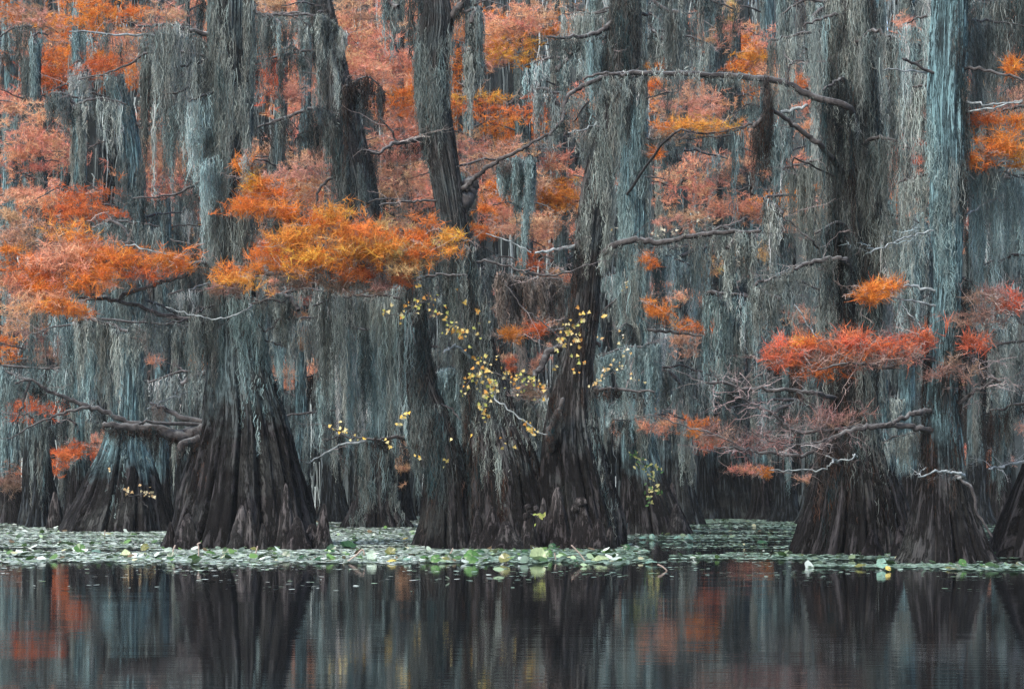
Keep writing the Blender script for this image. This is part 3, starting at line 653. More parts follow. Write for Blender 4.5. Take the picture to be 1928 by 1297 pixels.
for x, y, rx, ry, c in ((170, 370, 60, 16, 'r'), (150, 385, 50, 30, 'r'), (190, 405, 40, 16, 'r'), (130, 410, 30, 20, 'r')): t.patch(x, y, rx, ry, c, -1)

t = T_('behind_clump', 'straight teal-barked cypress rising close behind the central clump, yellow-green vine on its foot',
    [(1232, 1006, 70), (1226, 970, 58), (1216, 920, 44), (1206, 860, 34), (1200, 800, 29), (1195, 700, 26), (1193, 600, 25), (1193, 400, 25), (1195, 150, 23), (1197, -100, 21)], 40.5, bark=BARKT, group=G_MID, res=(260, 240), freq=11)
L = t.limb
L([(1195, 622), (1235, 622), (1275, 627), (1322, 632)], 5, 2.5, -0.8, tw=8)
L([(1200, 262), (1240, 262), (1290, 262), (1380, 255)], 4, 2, -0.8, moss=60, tone='m', tw=8)
L([(1190, 165), (1150, 160), (1110, 190), (1080, 230)], 5, 2, 0.4, moss=200, tone='m')
L([(1200, 560), (1160, 565), (1130, 590)], 4, 2, 0.4, moss=260, tone='g', mdens=1.5)
L([(1200, 470), (1250, 480), (1300, 500)], 5, 2, 1.0, moss=220, tone='t', mdens=1.2)
L([(1205, 740), (1170, 745), (1140, 770)], 4, 2, 0.4, moss=180, tone='t', mdens=1.5)
L([(1205, 790), (1240, 780), (1290, 790)], 4, 2, 0.8, moss=100, tone='g', mdens=1.5)
L([(1195, 20), (1250, 30), (1310, 25)], 6, 2, 0.5, moss=280, tone='m', mdens=1.5)
L([(1195, 5), (1150, 15), (1080, 40)], 6, 2, 0.5, moss=240, tone='g', mdens=1.5)
L([(1195, 380), (1150, 350), (1080, 330)], 4, 2, 0.5, moss=180, tone='g', mdens=1.0, tw=6)
t.fur(-60, 800, 420, 0.9, 't', spread=1.04)
for x, y, rx, ry, c in ((1245, 592, 32, 24, 'o'), (1290, 612, 36, 10, 'o'), (1228, 570, 14, 16, 'o'), (1330, 242, 70, 11, 'g'), (1260, 245, 40, 14, 'b'), (1225, 490, 12, 18, 'o'), (1235, 130, 12, 6, 'o'), (1240, 798, 34, 20, 'p'), (1232, 292, 8, 12, 'o')): t.patch(x, y, rx, ry, c, -0.7)
t.limb([(1195, 262), (1260, 258), (1330, 252), (1400, 240)], 4, 1.5, 0.2, dy0=-6.5, tw=6)
t.patch(1330, 240, 78, 9, 'g', -6.5, 1.3); t.patch(1270, 236, 34, 8, 'o', -6.4)

t = T_('far_left', 'thick grey trunk standing near the edge beyond the snag, bushy foliage at its foot',
    [(78, 990, 42), (75, 940, 32), (70, 880, 25), (66, 800, 20), (62, 700, 18), (60, 400, 16), (60, 100, 15), (60, -100, 14)], 49.0, bark=BARKM, group=G_MID, res=(160, 160))
t = T_('stub', 'squat teal trunk tucked against the foot of the snag',
    [(160, 1000, 42), (156, 960, 30), (152, 900, 20), (151, 840, 15), (150, 700, 13), (150, 400, 12), (148, -80, 12)], 44.5, bark=BARKT, group=G_MID, res=(160, 160))
t = T_('leaning', 'dark trunk leaning inward above the golden bough, its upper stem hung with black moss',
    [(706, 988, 60), (706, 950, 42), (705, 900, 33), (704, 820, 28), (702, 700, 26), (695, 560, 27), (686, 440, 30), (676, 360, 33), (662, 300, 34), (646, 220, 29), (634, 150, 24), (622, 80, 20), (606, 0, 17), (590, -100, 15)], 47.0, bark=BARKD, group=G_MID, res=(220, 240))
L = t.limb
L([(640, 208), (600, 206), (570, 210), (530, 224), (485, 240)], 7, 3, -0.6, moss=130, tone='d', mdens=1.6, tw=6)
L([(650, 230), (600, 240), (560, 255)], 7, 3, -0.3, moss=130, tone='d', mdens=2.2)
L([(612, 98), (570, 97), (520, 107), (472, 122)], 5, 3, -0.5, moss=60, tone='d', tw=4)
L([(620, 90), (595, 60), (560, 35), (545, 28)], 4, 2, -0.4, moss=90, tone='g')
L([(600, 30), (550, 25), (500, 30)], 5, 2, 0.5, moss=240, tone='m', mdens=1.1)
L([(660, 280), (690, 285), (715, 290)], 9, 5, 0.1, moss=230, tone='d', mdens=1.2)
L([(670, 330), (625, 335), (600, 360), (595, 385)], 5, 3, 0, tw=4)
L([(650, 170), (690, 175), (720, 180)], 7, 3, 0.2, moss=280, tone='m', mdens=1.0)
for x, y, Ln, to in ((620, 560, 260, 'g'), (570, 600, 300, 'g'), (780, 620, 280, 't'), (640, 620, 320, 't'), (760, 560, 300, 'm'), (660, 700, 200, 'g'), (740, 760, 150, 'm'), (560, 780, 180, 't'), (640, 820, 130, 'k'), (760, 840, 120, 'd')):
    L([(704, y), ((704+x)/2, y-8), (x, y), (x+(x-704)*0.4, y+10)], 5, 2, random.uniform(-1, 1.2), moss=Ln, tone=to, mdens=1.6, tw=3)
t.fur(-60, 900, 500, 1.2, 'd', spread=1.06); t.fur(450, 960, 200, 1.3, 'm', spread=1.20)

t = T_('channel', 'dark blocky trunk at the head of the open channel, black below its moss',
    [(1378, 975, 62), (1376, 940, 52), (1374, 880, 44), (1372, 800, 34), (1370, 600, 28), (1372, 300, 24), (1372, -80, 20)], 62.0, bark=BARKM, group=G_MID, res=(180, 160), freq=13)
t = T_('channel_side', 'slim dark trunk rooted beside the channel next to the teal-barked cypress',
    [(1292, 986, 36), (1288, 940, 24), (1284, 880, 18), (1282, 700, 15), (1280, 400, 14), (1280, -80, 13)], 51.0, bark=BARKM, group=G_MID, res=(150, 150))
t = T_('twin', 'teal trunk half hidden behind the broad ribbed cypress, parting from it high up',
    [(1668, 985, 50), (1662, 900, 30), (1652, 800, 22), (1646, 600, 20), (1643, 400, 19), (1642, 100, 18), (1642, -120, 17)], 38.0, bark=BARKT, group=G_MID, res=(180, 180))
t.fur(-60, 800, 300, 1.0, 'm', spread=1.08)

# the plainer ones: (x, foot row, half-width, label)
plain = [(20, 985, 13, 'thin trunk at the very edge of the view draped in pale moss'),
 (72, 992, 9, 'pale slender trunk rising through the rust foliage at the corner'),
 (128, 982, 9, 'narrow trunk between the thick grey trunk and the teal snag'),
 (300, 984, 12, 'mossy trunk showing between the snag and the massive cypress'),
 (345, 981, 11, 'shaded trunk hard against the far side of the massive cypress'),
 (525, 984, 12, 'trunk just past the massive cypress where pink foliage shows through'),
 (572, 979, 10, 'thin far trunk beside the tall gap of pink foliage'),
 (628, 983, 14, 'grey trunk between the massive cypress and the dark leaning trunk'),
 (752, 980, 13, 'trunk tucked between the dark leaning trunk and the central clump'),
 (885, 979, 14, 'straight trunk seen above the elbow between the central stems'),
 (985, 982, 15, 'moss-laden trunk filling the gap between the two taller central stems'),
 (1052, 978, 12, 'slim trunk crossed by the red bough in the central gap'),
 (1120, 981, 13, 'trunk mostly hidden by the rough-barked central stem'),
 (1250, 984, 13, 'trunk with orange sprays beside the straight teal cypress'),
 (1332, 977, 12, 'mossy trunk standing at the near side of the channel head'),
 (1440, 978, 15, 'trunk between the channel head and the broad ribbed cypress'),
 (1478, 982, 14, 'trunk with golden spray above the channel'),
 (1532, 985, 13, 'trunk grazing the near flank of the broad ribbed cypress'),
 (1708, 986, 14, 'trunk filling the gap between ribbed and slender cypresses'),
 (1735, 980, 11, 'thin trunk almost behind the slender teal-grey cypress'),
 (1838, 988, 15, 'trunk just beyond the slender cypress with orange boughs above'),
 (1885, 983, 14, 'tall mossy trunk by the far edge, behind the pale twigs'),
 (450, 978, 12, 'trunk directly behind the massive cypress'),
 (1600, 979, 13, 'trunk directly behind the broad ribbed cypress'),
 (1962, 984, 15, 'trunk beyond the edge, past the dark flaring base'), (2060, 980, 16, 'outermost mossy trunk on the side of the slender cypress'), (-55, 981, 15, 'outermost mossy trunk on the side of the snag')]
for i, (x, fy, hw, lab) in enumerate(plain):
    Y = 3187.0/(fy-925)
    sx = random.uniform(-14, 14); hw *= 1.0
    T_('plain%d' % i, lab, [(x, fy, hw*2.6), (x+1, fy-25, hw*1.9), (x+sx*.2, fy-80, hw*1.35), (x+sx*.4, 760, hw*1.05), (x+sx, 450, hw), (x-sx*.5, 180, hw*.9), (x, -110, hw*.8)], Y, bark=BARKM if i % 3 else BARKT, group=G_MID, res=(90, 110))

# autumn foliage further back (photo x, y, half-width, half-height, colour)
sprays = [(1885, 60, 36, 40, 'p'), (1890, 180, 26, 30, 'b'), (1720, 220, 18, 50, 'p'), (1530, 230, 20, 40, 'p'), (1470, 150, 30, 30, 'p'), (1360, 70, 24, 36, 'b'), (1300, 330, 50, 36, 'p'), (1370, 320, 40, 30, 'b'), (1420, 400, 50, 30, 'p'), (1540, 390, 24, 30, 'b'), (1250, 360, 20, 40, 'p'), (1290, 420, 40, 24, 'b'), (1500, 300, 20, 24, 'p'), (1240, 540, 16, 16, 'p'), (1285, 560, 20, 14, 'p'), (1290, 660, 24, 30, 'b'), (1500, 590, 30, 20, 'b'), (1430, 470, 30, 20, 'w'),
 (130, 95, 95, 50, 'o'), (175, 28, 80, 26, 'o'), (60, 50, 45, 50, 'b'), (110, 150, 70, 30, 'r'), (180, 130, 50, 24, 'r'), (30, 20, 35, 40, 'o'), (55, 250, 55, 55, 'p'), (110, 285, 42, 38, 'p'), (35, 325, 36, 50, 'p'), (20, 200, 20, 40, 'p'),
 (290, 265, 36, 60, 'b'), (320, 300, 34, 60, 'b'), (300, 25, 40, 36, 'b'), (285, 180, 20, 50, 'p'), (300, 340, 50, 40, 'p'), (90, 380, 40, 40, 'p'), (20, 400, 30, 40, 'b'), (60, 440, 60, 26, 'b'), (320, 230, 20, 30, 'r'), (230, 90, 40, 40, 'b'),
 (495, 95, 26, 26, 'g'), (505, 160, 28, 50, 's'), (535, 50, 20, 60, 'b'), (550, 170, 22, 50, 'b'), (590, 300, 36, 30, 'b'), (600, 340, 50, 40, 'b'), (560, 350, 40, 30, 'o'), (520, 350, 30, 40, 'b'), (480, 20, 20, 30, 'b'),
 (655, 80, 38, 60, 'p'), (705, 70, 40, 60, 'p'), (735, 130, 55, 40, 'p'), (690, 145, 50, 26, 'p'), (755, 190, 46, 40, 'o'), (770, 225, 40, 26, 'p'), (750, 330, 46, 50, 'b'), (770, 270, 40, 30, 'p'), (660, 20, 40, 20, 'b'), (760, 410, 40, 20, 'b'),
 (955, 60, 40, 50, 'p'), (1015, 30, 50, 26, 'p'), (1045, 50, 26, 26, 'o'), (975, 95, 50, 30, 'g'), (930, 110, 26, 30, 'b'), (890, 182, 46, 15, 'g'), (915, 200, 50, 10, 'r'), (930, 227, 36, 10, 'o'), (1005, 205, 46, 26, 'r'), (1060, 195, 46, 24, 'o'), (1095, 205, 20, 36, 'b'),
 (900, 290, 50, 40, 'b'), (960, 300, 40, 40, 'b'), (1030, 370, 52, 40, 'o'), (1065, 360, 26, 30, 'g'), (930, 375, 26, 40, 'o'), (985, 345, 34, 30, 'b'), (1000, 430, 50, 26, 'b'), (920, 428, 22, 22, 'o'), (1045, 300, 26, 30, 'p'), (1000, 495, 16, 20, 'r'), (1050, 522, 26, 16, 'p'), (985, 560, 40, 40, 'b'), (1010, 600, 40, 16, 'b'),
 (1400, 125, 36, 16, 'o'), (1450, 92, 30, 40, 'p'), (1420, 110, 30, 20, 'g'), (1280, 195, 46, 40, 'b'), (1330, 200, 40, 30, 'p'), (1258, 95, 12, 30, 'r'), (1380, 25, 14, 20, 'w'), (1510, 160, 40, 9, 'r'), (1350, 375, 40, 34, 'p'), (1480, 375, 44, 26, 'o'), (1445, 325, 26, 10, 'p'), (1510, 420, 30, 26, 'b'), (1235, 200, 14, 50, 'o'), (1260, 310, 20, 20, 'b'),
 (1700, 330, 24, 40, 'b'), (1722, 400, 16, 26, 'b'), (1820, 362, 14, 26, 's'), (1340, 500, 26, 16, 'w'), (1318, 560, 20, 12, 'p'), (1700, 60, 20, 40, 'b'), (1700, 300, 22, 40, 's'),
 (570, 570, 17, 50, 'p'), (572, 640, 18, 24, 'b'), (520, 700, 16, 36, 'p'), (515, 540, 8, 14, 'p'), (293, 676, 22, 9, 'p'), (18, 650, 20, 36, 'o'), (45, 775, 50, 20, 'r'), (130, 862, 50, 26, 'r'), (150, 850, 30, 16, 'r'), (30, 900, 24, 40, 'n'),
 (965, 684, 11, 13, 's'), (1010, 690, 10, 20, 'b'), (755, 865, 10, 50, 'b'), (1310, 805, 34, 24, 'o'), (1255, 800, 30, 16, 'p'), (1400, 885, 46, 10, 'p'), (1440, 890, 12, 8, 'o'), (1340, 835, 30, 12, 's'), (1520, 900, 30, 10, 'b'), (60, 600, 50, 30, 'b'), (100, 640, 50, 40, 'n'), (1900, 100, 30, 26, 'b'), (1830, 150, 16, 26, 'p')]
# generic mossy limbs for every tree further back; they carry no beard where a leafy spray grows
backs = [k for k in trees if k.startswith('plain') or k in ('far_left', 'stub', 'channel', 'channel_side', 'twin', 'leaning', 'snag', 'behind_clump')]
for k in backs:
    t = trees[k]; g = t.g
    x0 = t.pts[0][0]
    step = 95 if k.startswith('plain') else 150
    for y in np.arange(-110, 840, step):
        if k == 'snag' and y < 400: continue
        for sgn in ((-1, 1) if g.random() < 0.75 else (g.choice([-1, 1]),)):
            yy = y + g.uniform(-40, 40); zc = CAMH + (HY-yy)*t.Y/F
            xc = CX + t.cx_at(zc)*F/t.Y
            ln = g.uniform(28, 85); dip = g.uniform(-18, 20)
            tone = g.choice(list('ttggmmdcp'), p=None)
            if yy > 640: tone = g.choice(list('tmdgk'))
            Ln = g.uniform(90, 260)
            Ln = min(Ln, max(40, 930-yy))
            xm = xc+sgn*ln*.6
            for (sx_, sy_, srx, sry, sc) in sprays:
                if abs(xm-sx_) < srx+ln*0.35 and yy < sy_+sry*0.7:
                    room = (sy_-sry*0.9)-yy
                    if room > -sry*2: Ln = min(Ln, max(0, room))
            if Ln < 25: Ln = 0
            t.limb([(xc, yy+8), (xc+sgn*ln*.45, yy-4), (xc+sgn*ln, yy+dip)], 3.2, 1.3, g.uniform(-2.2, 2.2), moss=Ln, tone=tone, mdens=0.85, mrad=0.085, tw=3, twL=0.6, sub=4)
    t.fur(-80, 860, 130, 1.6, g.choice(['t', 'g', 'm']), spread=1.08)

# autumn foliage further back: each spray grows on the nearest trunk
for x, y, rx, ry, c in sprays:
    best, bk = 1e9, None
    for k in backs:
        t = trees[k]
        if k in ('snag', 'leaning', 'behind_clump') and y < 300: continue
        zc = CAMH + (HY-y)*t.Y/F
        d = abs(CX + t.cx_at(zc)*F/t.Y - x) + abs(t.Y-48)*2.2
        if d < best: best, bk = d, k
    t = trees[bk]; zc = CAMH + (HY-y)*t.Y/F; xc = CX + t.cx_at(zc)*F/t.Y
    t.limb([(xc, y+20), ((xc+x)/2, y+6), (x+(4 if x > xc else -4), y+ry*0.3)], 3, 1.2, -3.2, tw=3, sub=4)
    t.patch(x, y, rx*1.1, ry*1.1, c, -3.2, 1.25, 0.3)

# long beards in front of the leaves: (x0, x1, row, length, tone, distance)
curtains = [(130, 165, 128, 90, 'p', 41), (95, 230, 182, 110, 'm', 41), (150, 240, 190, 130, 'g', 40), (60, 90, 60, 140, 't', 40), (270, 380, 70, 300, 'g', 36), (300, 400, 200, 300, 't', 33), (255, 330, 110, 170, 'm', 42),
 (490, 600, 25, 150, 'm', 44), (535, 575, 95, 110, 'm', 43), (600, 650, 40, 120, 'g', 42), (725, 790, -10, 120, 'm', 38), (840, 905, 20, 140, 'm', 38), (880, 910, 100, 150, 'g', 38), (990, 1070, 110, 100, 't', 40), (1010, 1100, 175, 130, 'p', 42),
 (1060, 1200, 20, 180, 'g', 38), (1230, 1380, 0, 190, 'm', 36), (1230, 1330, 60, 150, 'g', 38), (1250, 1370, 280, 110, 't', 42), (1380, 1480, 245, 160, 't', 38), (1300, 1420, 445, 150, 'g', 38), (1230, 1330, 460, 210, 't', 42), (1420, 1560, 540, 130, 'g', 37), (1330, 1440, 560, 200, 't', 40),
 (1470, 1560, 10, 320, 'm', 36), (1440, 1540, 380, 190, 'g', 36), (1690, 1760, 140, 220, 'g', 30), (1690, 1760, 420, 260, 't', 32), (1840, 1930, -20, 170, 'd', 32), (1830, 1930, 320, 260, 't', 33), (1850, 1930, 600, 200, 'g', 33), (150, 400, 600, 150, 'g', 34), (60, 200, 620, 210, 't', 40),
 (280, 400, 700, 130, 'p', 38), (520, 640, 560, 170, 'g', 40), (590, 770, 545, 260, 'g', 38), (600, 720, 700, 140, 't', 42), (640, 780, 640, 190, 'p', 42), (800, 900, 560, 180, 'm', 33), (940, 1000, 300, 90, 't', 40), (940, 1060, 520, 120, 'c', 40), (1130, 1240, 650, 200, 't', 37),
 (1240, 1340, 700, 130, 'g', 42), (1340, 1500, 760, 90, 'g', 44), (0, 130, 690, 150, 't', 42), (0, 110, 560, 120, 'g', 44), (820, 870, 700, 160, 't', 36), (940, 1040, 740, 110, 'g', 38), (660, 720, 160, 150, 'k', 44), (1700, 1750, 640, 220, 'm', 32), (0, 60, 60, 150, 'g', 42), (200, 300, 420, 140, 'm', 38), (430, 480, 40, 220, 'm', 32)]
for x0, x1, y, ln, tone, Yc in curtains:
    xm = (x0+x1)/2; best, bt = 1e9, None
    for k, t in trees.items():
        if t.Y < Yc-4 or (k == 'pillar' and y < 560) or (k == 'snag' and y < 200): continue
        zc = CAMH + (HY-y)*t.Y/F
        d = abs(CX + t.cx_at(zc)*F/t.Y - xm) + abs(t.Y-Yc)*6
        if d < best: best, bt = d, t
    t = bt; zc = CAMH + (HY-y)*t.Y/F; xc = CX + t.cx_at(zc)*F/t.Y
    far, near = (x0, x1) if abs(x1-xc) < abs(x0-xc) else (x1, x0)
    t.limb([(xc, y+24), ((xc+near)/2, y+t.g.uniform(-8, 22)), (near, y+t.g.uniform(-8, 10)), ((near+far)/2, y+t.g.uniform(-16, 8)), (far, y+t.g.uniform(0, 26))], 5, 1.8, 0.3, dy0=Yc-t.Y, moss=ln, tone=tone, mdens=1.9, tw=4, sub=5)

for t in trees.values(): t.finish()

# ------------------------------------------------------------------ the far wood, one mass nobody could count
acc = Acc(); g = np.random.default_rng(5)
n = 170000
Yf = g.uniform(77, 102, n); X = g.uniform(-34, 34, n); Z = g.random(n)**0.9*27
Lf = g.uniform(0.5, 2.6, n); D = np.stack([g.normal(size=n)*0.06, g.normal(size=n)*0.1, -Lf], 1)
clump = vnoise(X*1.6+100, Z*0.30+40, 256, 3)
V, Q, sid = strands(np.stack([X, Yf, Z+0.4], 1), D, g.uniform(0.03, 0.085, n), 3, 0.05, g=g)
base = np.where(clump[:, None] > 0.45, np.array([[0.52, 0.62, 0.63]]), np.array([[0.22, 0.27, 0.28]]))
C = base*g.uniform(0.5, 1.4, (n, 1)); acc.add(V, Q, C[sid])
n = 2200; X = g.uniform(-36, 36, n); Yf = g.uniform(76, 101, n)
V, Q, sid = strands(np.stack([X, Yf, np.full(n, -0.2)], 1), np.stack([g.normal(size=n)*.5, g.normal(size=n)*.2, np.full(n, 27.0)], 1), g.uniform(0.12, 0.5, n), 8, 0.05, tip=0.6, g=g)
acc.add(V, Q, (np.array([[0.08, 0.10, 0.105]])*g.uniform(0.3, 1.6, (n, 1)))[sid])
for q in range(150):                                     # autumn crowns glimpsed deep in the wood
    Yq = g.uniform(66, 75); x = g.uniform(-80, 1150) if g.random() < 0.62 else g.uniform(1100, 2000)
    y = g.uniform(-60, 470) if g.random() < 0.8 else g.uniform(450, 900)
    if x > 1200 and g.random() < 0.25: continue
    rx = g.uniform(30, 75)*(0.6 if y > 450 else 1)*Yq/F
    needles(acc, at(x, y, Yq), np.array([rx, 1.0, rx*g.uniform(0.5, 0.9)]), str(g.choice(list('ppobp'))), Yq, 1.1, 0.3, g)
o = acc.build('distant_wood', MOSS, None); tag(o, kind='stuff')

# ------------------------------------------------------------------ floating mat
def discs(acc3, C, r, tilt, col, g, k=7):
    n = len(C); a = np.arange(k)/k*2*math.pi
    rr = r[:, None]*g.uniform(0.7, 1.15, (n, k))
    lx = np.cos(a)[None]*rr; ly = np.sin(a)[None]*rr
    tx = g.normal(size=n)*tilt; ty = g.normal(size=n)*tilt
    V = np.stack([C[:, 0:1]+lx, C[:, 1:2]+ly, C[:, 2:3]+lx*tx[:, None]+ly*ty[:, None]], -1)
    V = np.concatenate([V, C[:, None, :]], 1).reshape(-1, 3)
    b_ = (np.arange(n)*(k+1))[:, None]; j = np.arange(k)[None]
    T = np.stack([b_+j, b_+(j+1) % k, np.broadcast_to(b_+k, (n, k))], -1).reshape(-1, 3)
    return V, T, np.repeat(col, k+1, axis=0)
g = np.random.default_rng(11)
n = 420000
yy = 925 + 1/ (g.uniform(1/142.0, 1/50.0, n)) ; yy = 973 + 145*g.random(n)**1.25
xx = g.uniform(-260, 2190, n)
Yw = 3187.0/(yy-925); Xw = (xx-CX)*Yw/F
# keep-probability: dense front band left of 1150, streaks elsewhere
edge = 1054 + 9*vnoise(xx*0.02+40, xx*0+1) + 5*vnoise(xx*0.15+40, xx*0+5)
band = (yy < edge) & (yy > 1030 + 6*vnoise(xx*0.013+7, xx*0))
st = vnoise(Xw*0.28+90, Yw*2.1, 256, 2)*0.62 + vnoise(Xw*1.6+90, Yw*5.5, 256, 4)*0.38
left = xx < 1180 + 60*vnoise(yy*0.2, yy*0)
keep = np.where(band & left, (st > 0.38) | ((yy > 1052) & (st > 0.28)), False)
keep |= (yy <= 1032) & (yy > 998) & (xx < 800) & (st > 0.47) 
keep |= (yy <= 1003) & (st > 0.54)
keep |= (xx > 1100) & (yy < 1052) & (st > 0.66)
keep |= (xx > 1180) & (xx < 1480) & (yy < 1003) & (st > 0.57)
keep |= (xx > 1520) & (yy > 1063) & (yy < 1076) & (st > 0.40)
keep |= (xx > 1260) & (yy > 1046) & (yy < 1056) & (st > 0.50)
keep |= (yy < 985) & (st > 0.4)
keep &= ~((xx < 315) & (yy > 1033) & (yy < 1041) & (st < 0.62))
keep &= yy < 1077
dash = (yy > 1056) & (vnoise(Xw*1.1+90, Yw*9.0, 256, 21) > 0.80) & (g.random(n) < 0.35*np.exp(-(yy-1056)/16.0))
keep |= dash
sel = np.where(keep)[0][:190000]
r = g.uniform(0.012, 0.05, len(sel))*(Yw[sel]/30)**0.7
Cc = np.stack([Xw[sel], Yw[sel], g.uniform(0.004, 0.022, len(sel))], 1)
pal = np.array([[0.46, 0.58, 0.52], [0.60, 0.70, 0.64], [0.26, 0.38, 0.26], [0.08, 0.13, 0.05], [0.68, 0.74, 0.68]])  # near-white tones: the sky's reflection on the mat, put into its colour
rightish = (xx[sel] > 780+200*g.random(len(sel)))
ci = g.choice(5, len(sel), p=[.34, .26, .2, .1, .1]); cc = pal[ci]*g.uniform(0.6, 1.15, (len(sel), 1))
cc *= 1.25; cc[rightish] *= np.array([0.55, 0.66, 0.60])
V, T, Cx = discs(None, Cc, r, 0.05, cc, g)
# larger scraps of leaf, tilted out of the mat
big = g.choice(len(sel), 2000); nb_ = len(big)
c2 = np.stack([Xw[sel][big], Yw[sel][big], g.uniform(0.02, 0.05, nb_)], 1)
p2 = np.array([[0.10, 0.20, 0.05], [0.05, 0.11, 0.03], [0.62, 0.72, 0.64], [0.30, 0.42, 0.24], [0.14, 0.10, 0.05], [0.5, 0.5, 0.3]])
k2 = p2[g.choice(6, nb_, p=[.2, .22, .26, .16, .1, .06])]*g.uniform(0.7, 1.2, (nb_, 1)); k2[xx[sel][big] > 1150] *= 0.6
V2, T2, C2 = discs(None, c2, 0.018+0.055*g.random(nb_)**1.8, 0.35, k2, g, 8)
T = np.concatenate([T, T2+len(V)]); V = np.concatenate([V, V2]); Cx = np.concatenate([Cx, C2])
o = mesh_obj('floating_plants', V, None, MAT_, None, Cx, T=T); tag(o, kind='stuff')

# ------------------------------------------------------------------ raised lily pads (each a thing)
def pad_mesh(r, cup, fold, g):
    nr, na = 6, 30
    a = np.linspace(0.16, 2*math.pi-0.16, na); R = np.linspace(0, 1, nr)
    A, RR = np.meshgrid(a, R)
    wav = 1 + 0.07*np.sin(A*5+g.uniform(0, 6)) + 0.04*np.sin(A*11)
    x = np.cos(A)*RR*r*wav; y = np.sin(A)*RR*r*wav
    z = cup*r*RR**2 + fold*np.abs(y)*1.0 + 0.05*r*np.sin(A*4+1)*RR
    V = np.stack([x, y, z], -1).reshape(-1, 3)
    i = np.arange(nr-1)[:, None]*na; j = np.arange(na-1)[None]
    Q = np.stack([i+j, i+j+1, i+na+j+1, i+na+j], -1).reshape(-1, 4)
    return V, Q
def rotm(rx, ry, rz):
    from mathutils import Euler
    return np.array(Euler((rx, ry, rz)).to_matrix())
PC = {'green': (0.07, 0.17, 0.04), 'dark green': (0.025, 0.08, 0.03), 'pale green': (0.33, 0.42, 0.22), 'yellow': (0.62, 0.52, 0.14), 'pale teal': (0.18, 0.33, 0.26), 'olive': (0.16, 0.17, 0.05), 'white-green': (0.40, 0.50, 0.41)}
pads = [(150, 1036, 15, 'green', 1, 'at the left end of the mat'), (182, 1040, 14, 'pale teal', 0, 'beside the leftmost green pad'), (235, 1045, 14, 'pale green', 2, 'curled like a boat below the teal snag'), (272, 1033, 12, 'olive', 1, 'in front of the teal snag'),
 (85, 1050, 12, 'dark green', 0, 'lying low at the left end of the mat'), (393, 1028, 20, 'green', 1, 'standing tallest against the foot of the massive cypress'), (398, 1044, 14, 'green', 0, 'just under the tallest pad'), (425, 1042, 10, 'dark green', 1, 'to the side of the tallest pad'),
 (322, 1050, 12, 'dark green', 1, 'at the outer root of the massive cypress'), (318, 1038, 14, 'white-green', 0, 'pale dome by the outer root of the massive cypress'), (455, 1050, 15, 'white-green', 0, 'flat below the middle of the massive cypress'), (480, 1036, 12, 'olive', 0, 'low at the middle of the massive cypress'),
 (538, 1046, 12, 'dark green', 2, 'upright and round under the massive cypress'), (570, 1052, 14, 'dark green', 0, 'low under the inner root of the massive cypress'), (600, 1056, 14, 'dark green', 0, 'between massive cypress and the gap'),
 (624, 1036, 12, 'dark green', 1, 'half upright at the inner root of the massive cypress'), (655, 1031, 22, 'dark green', 0, 'broad and drooping in the gap before the central clump'), (700, 1050, 14, 'white-green', 1, 'pale, tipped up in the gap'), (735, 1040, 14, 'olive', 1, 'crumpled in the gap before the central clump'),
 (738, 1058, 14, 'yellow', 0, 'yellow, at the lip of the mat'), (766, 1056, 14, 'pale teal', 0, 'teal, next to the yellow one'), (800, 1055, 16, 'green', 0, 'at the lip before the leaning stem'), (820, 1056, 14, 'green', 1, 'tilted before the leaning stem'), (842, 1055, 12, 'olive', 0, 'last of the row before the leaning stem'),
 (888, 1054, 20, 'green', 1, 'broad, at the lip before the middle stem'), (915, 1057, 10, 'dark green', 0, 'small, by the broad one before the middle stem'), (905, 1040, 12, 'dark green', 0, 'set back before the middle stem'), (950, 1056, 16, 'olive', 1, 'spiky, at the lip between two folded ones'),
 (1012, 1052, 24, 'pale green', 2, 'large and folded like a tent'), (1033, 1046, 11, 'green', 1, 'leaning on the tent-folded one'), (988, 1041, 10, 'dark green', 0, 'set back behind the tent-folded one'), (1040, 1031, 11, 'dark green', 1, 'on a bent stalk behind the tent-folded one'),
 (1130, 1056, 24, 'pale green', 0, 'long and curled under the rough-barked stem'), (1085, 1058, 8, 'dark green', 0, 'tiny, between the tent-folded and the curled one'), (1225, 1060, 16, 'pale teal', 0, 'ragged star in open water past the mat'), (1180, 1032, 10, 'dark green', 1, 'alone behind the ragged star'),
 (1210, 1014, 10, 'pale teal', 0, 'first of the teal row before the straight teal cypress'), (1228, 1012, 8, 'pale teal', 1, 'smallest of the teal row'), (1275, 1014, 11, 'pale teal', 0, 'third of the teal row'), (1297, 1014, 12, 'pale teal', 2, 'last of the teal row, half folded'),
 (1435, 1023, 14, 'dark green', 0, 'mound of dark leaf in the channel mouth'), (1660, 1067, 14, 'pale teal', 1, 'star shaped, before the broad ribbed cypress'), (1672, 1071, 8, 'yellow', 1, 'yellow scrap on the star shaped one'), (1620, 1068, 16, 'olive', 0, 'flat before the broad ribbed cypress'),
 (1812, 1063, 12, 'green', 1, 'before the foot of the slender cypress'), (1850, 1068, 10, 'green', 0, 'past the foot of the slender cypress'), (1786, 1070, 10, 'olive', 0, 'under the foot of the slender cypress'), (56, 990, 8, 'white-green', 0, 'far, under the thick grey trunk'), (763, 1015, 8, 'yellow', 0, 'small, set back in the gap')]
PADMATS = {}
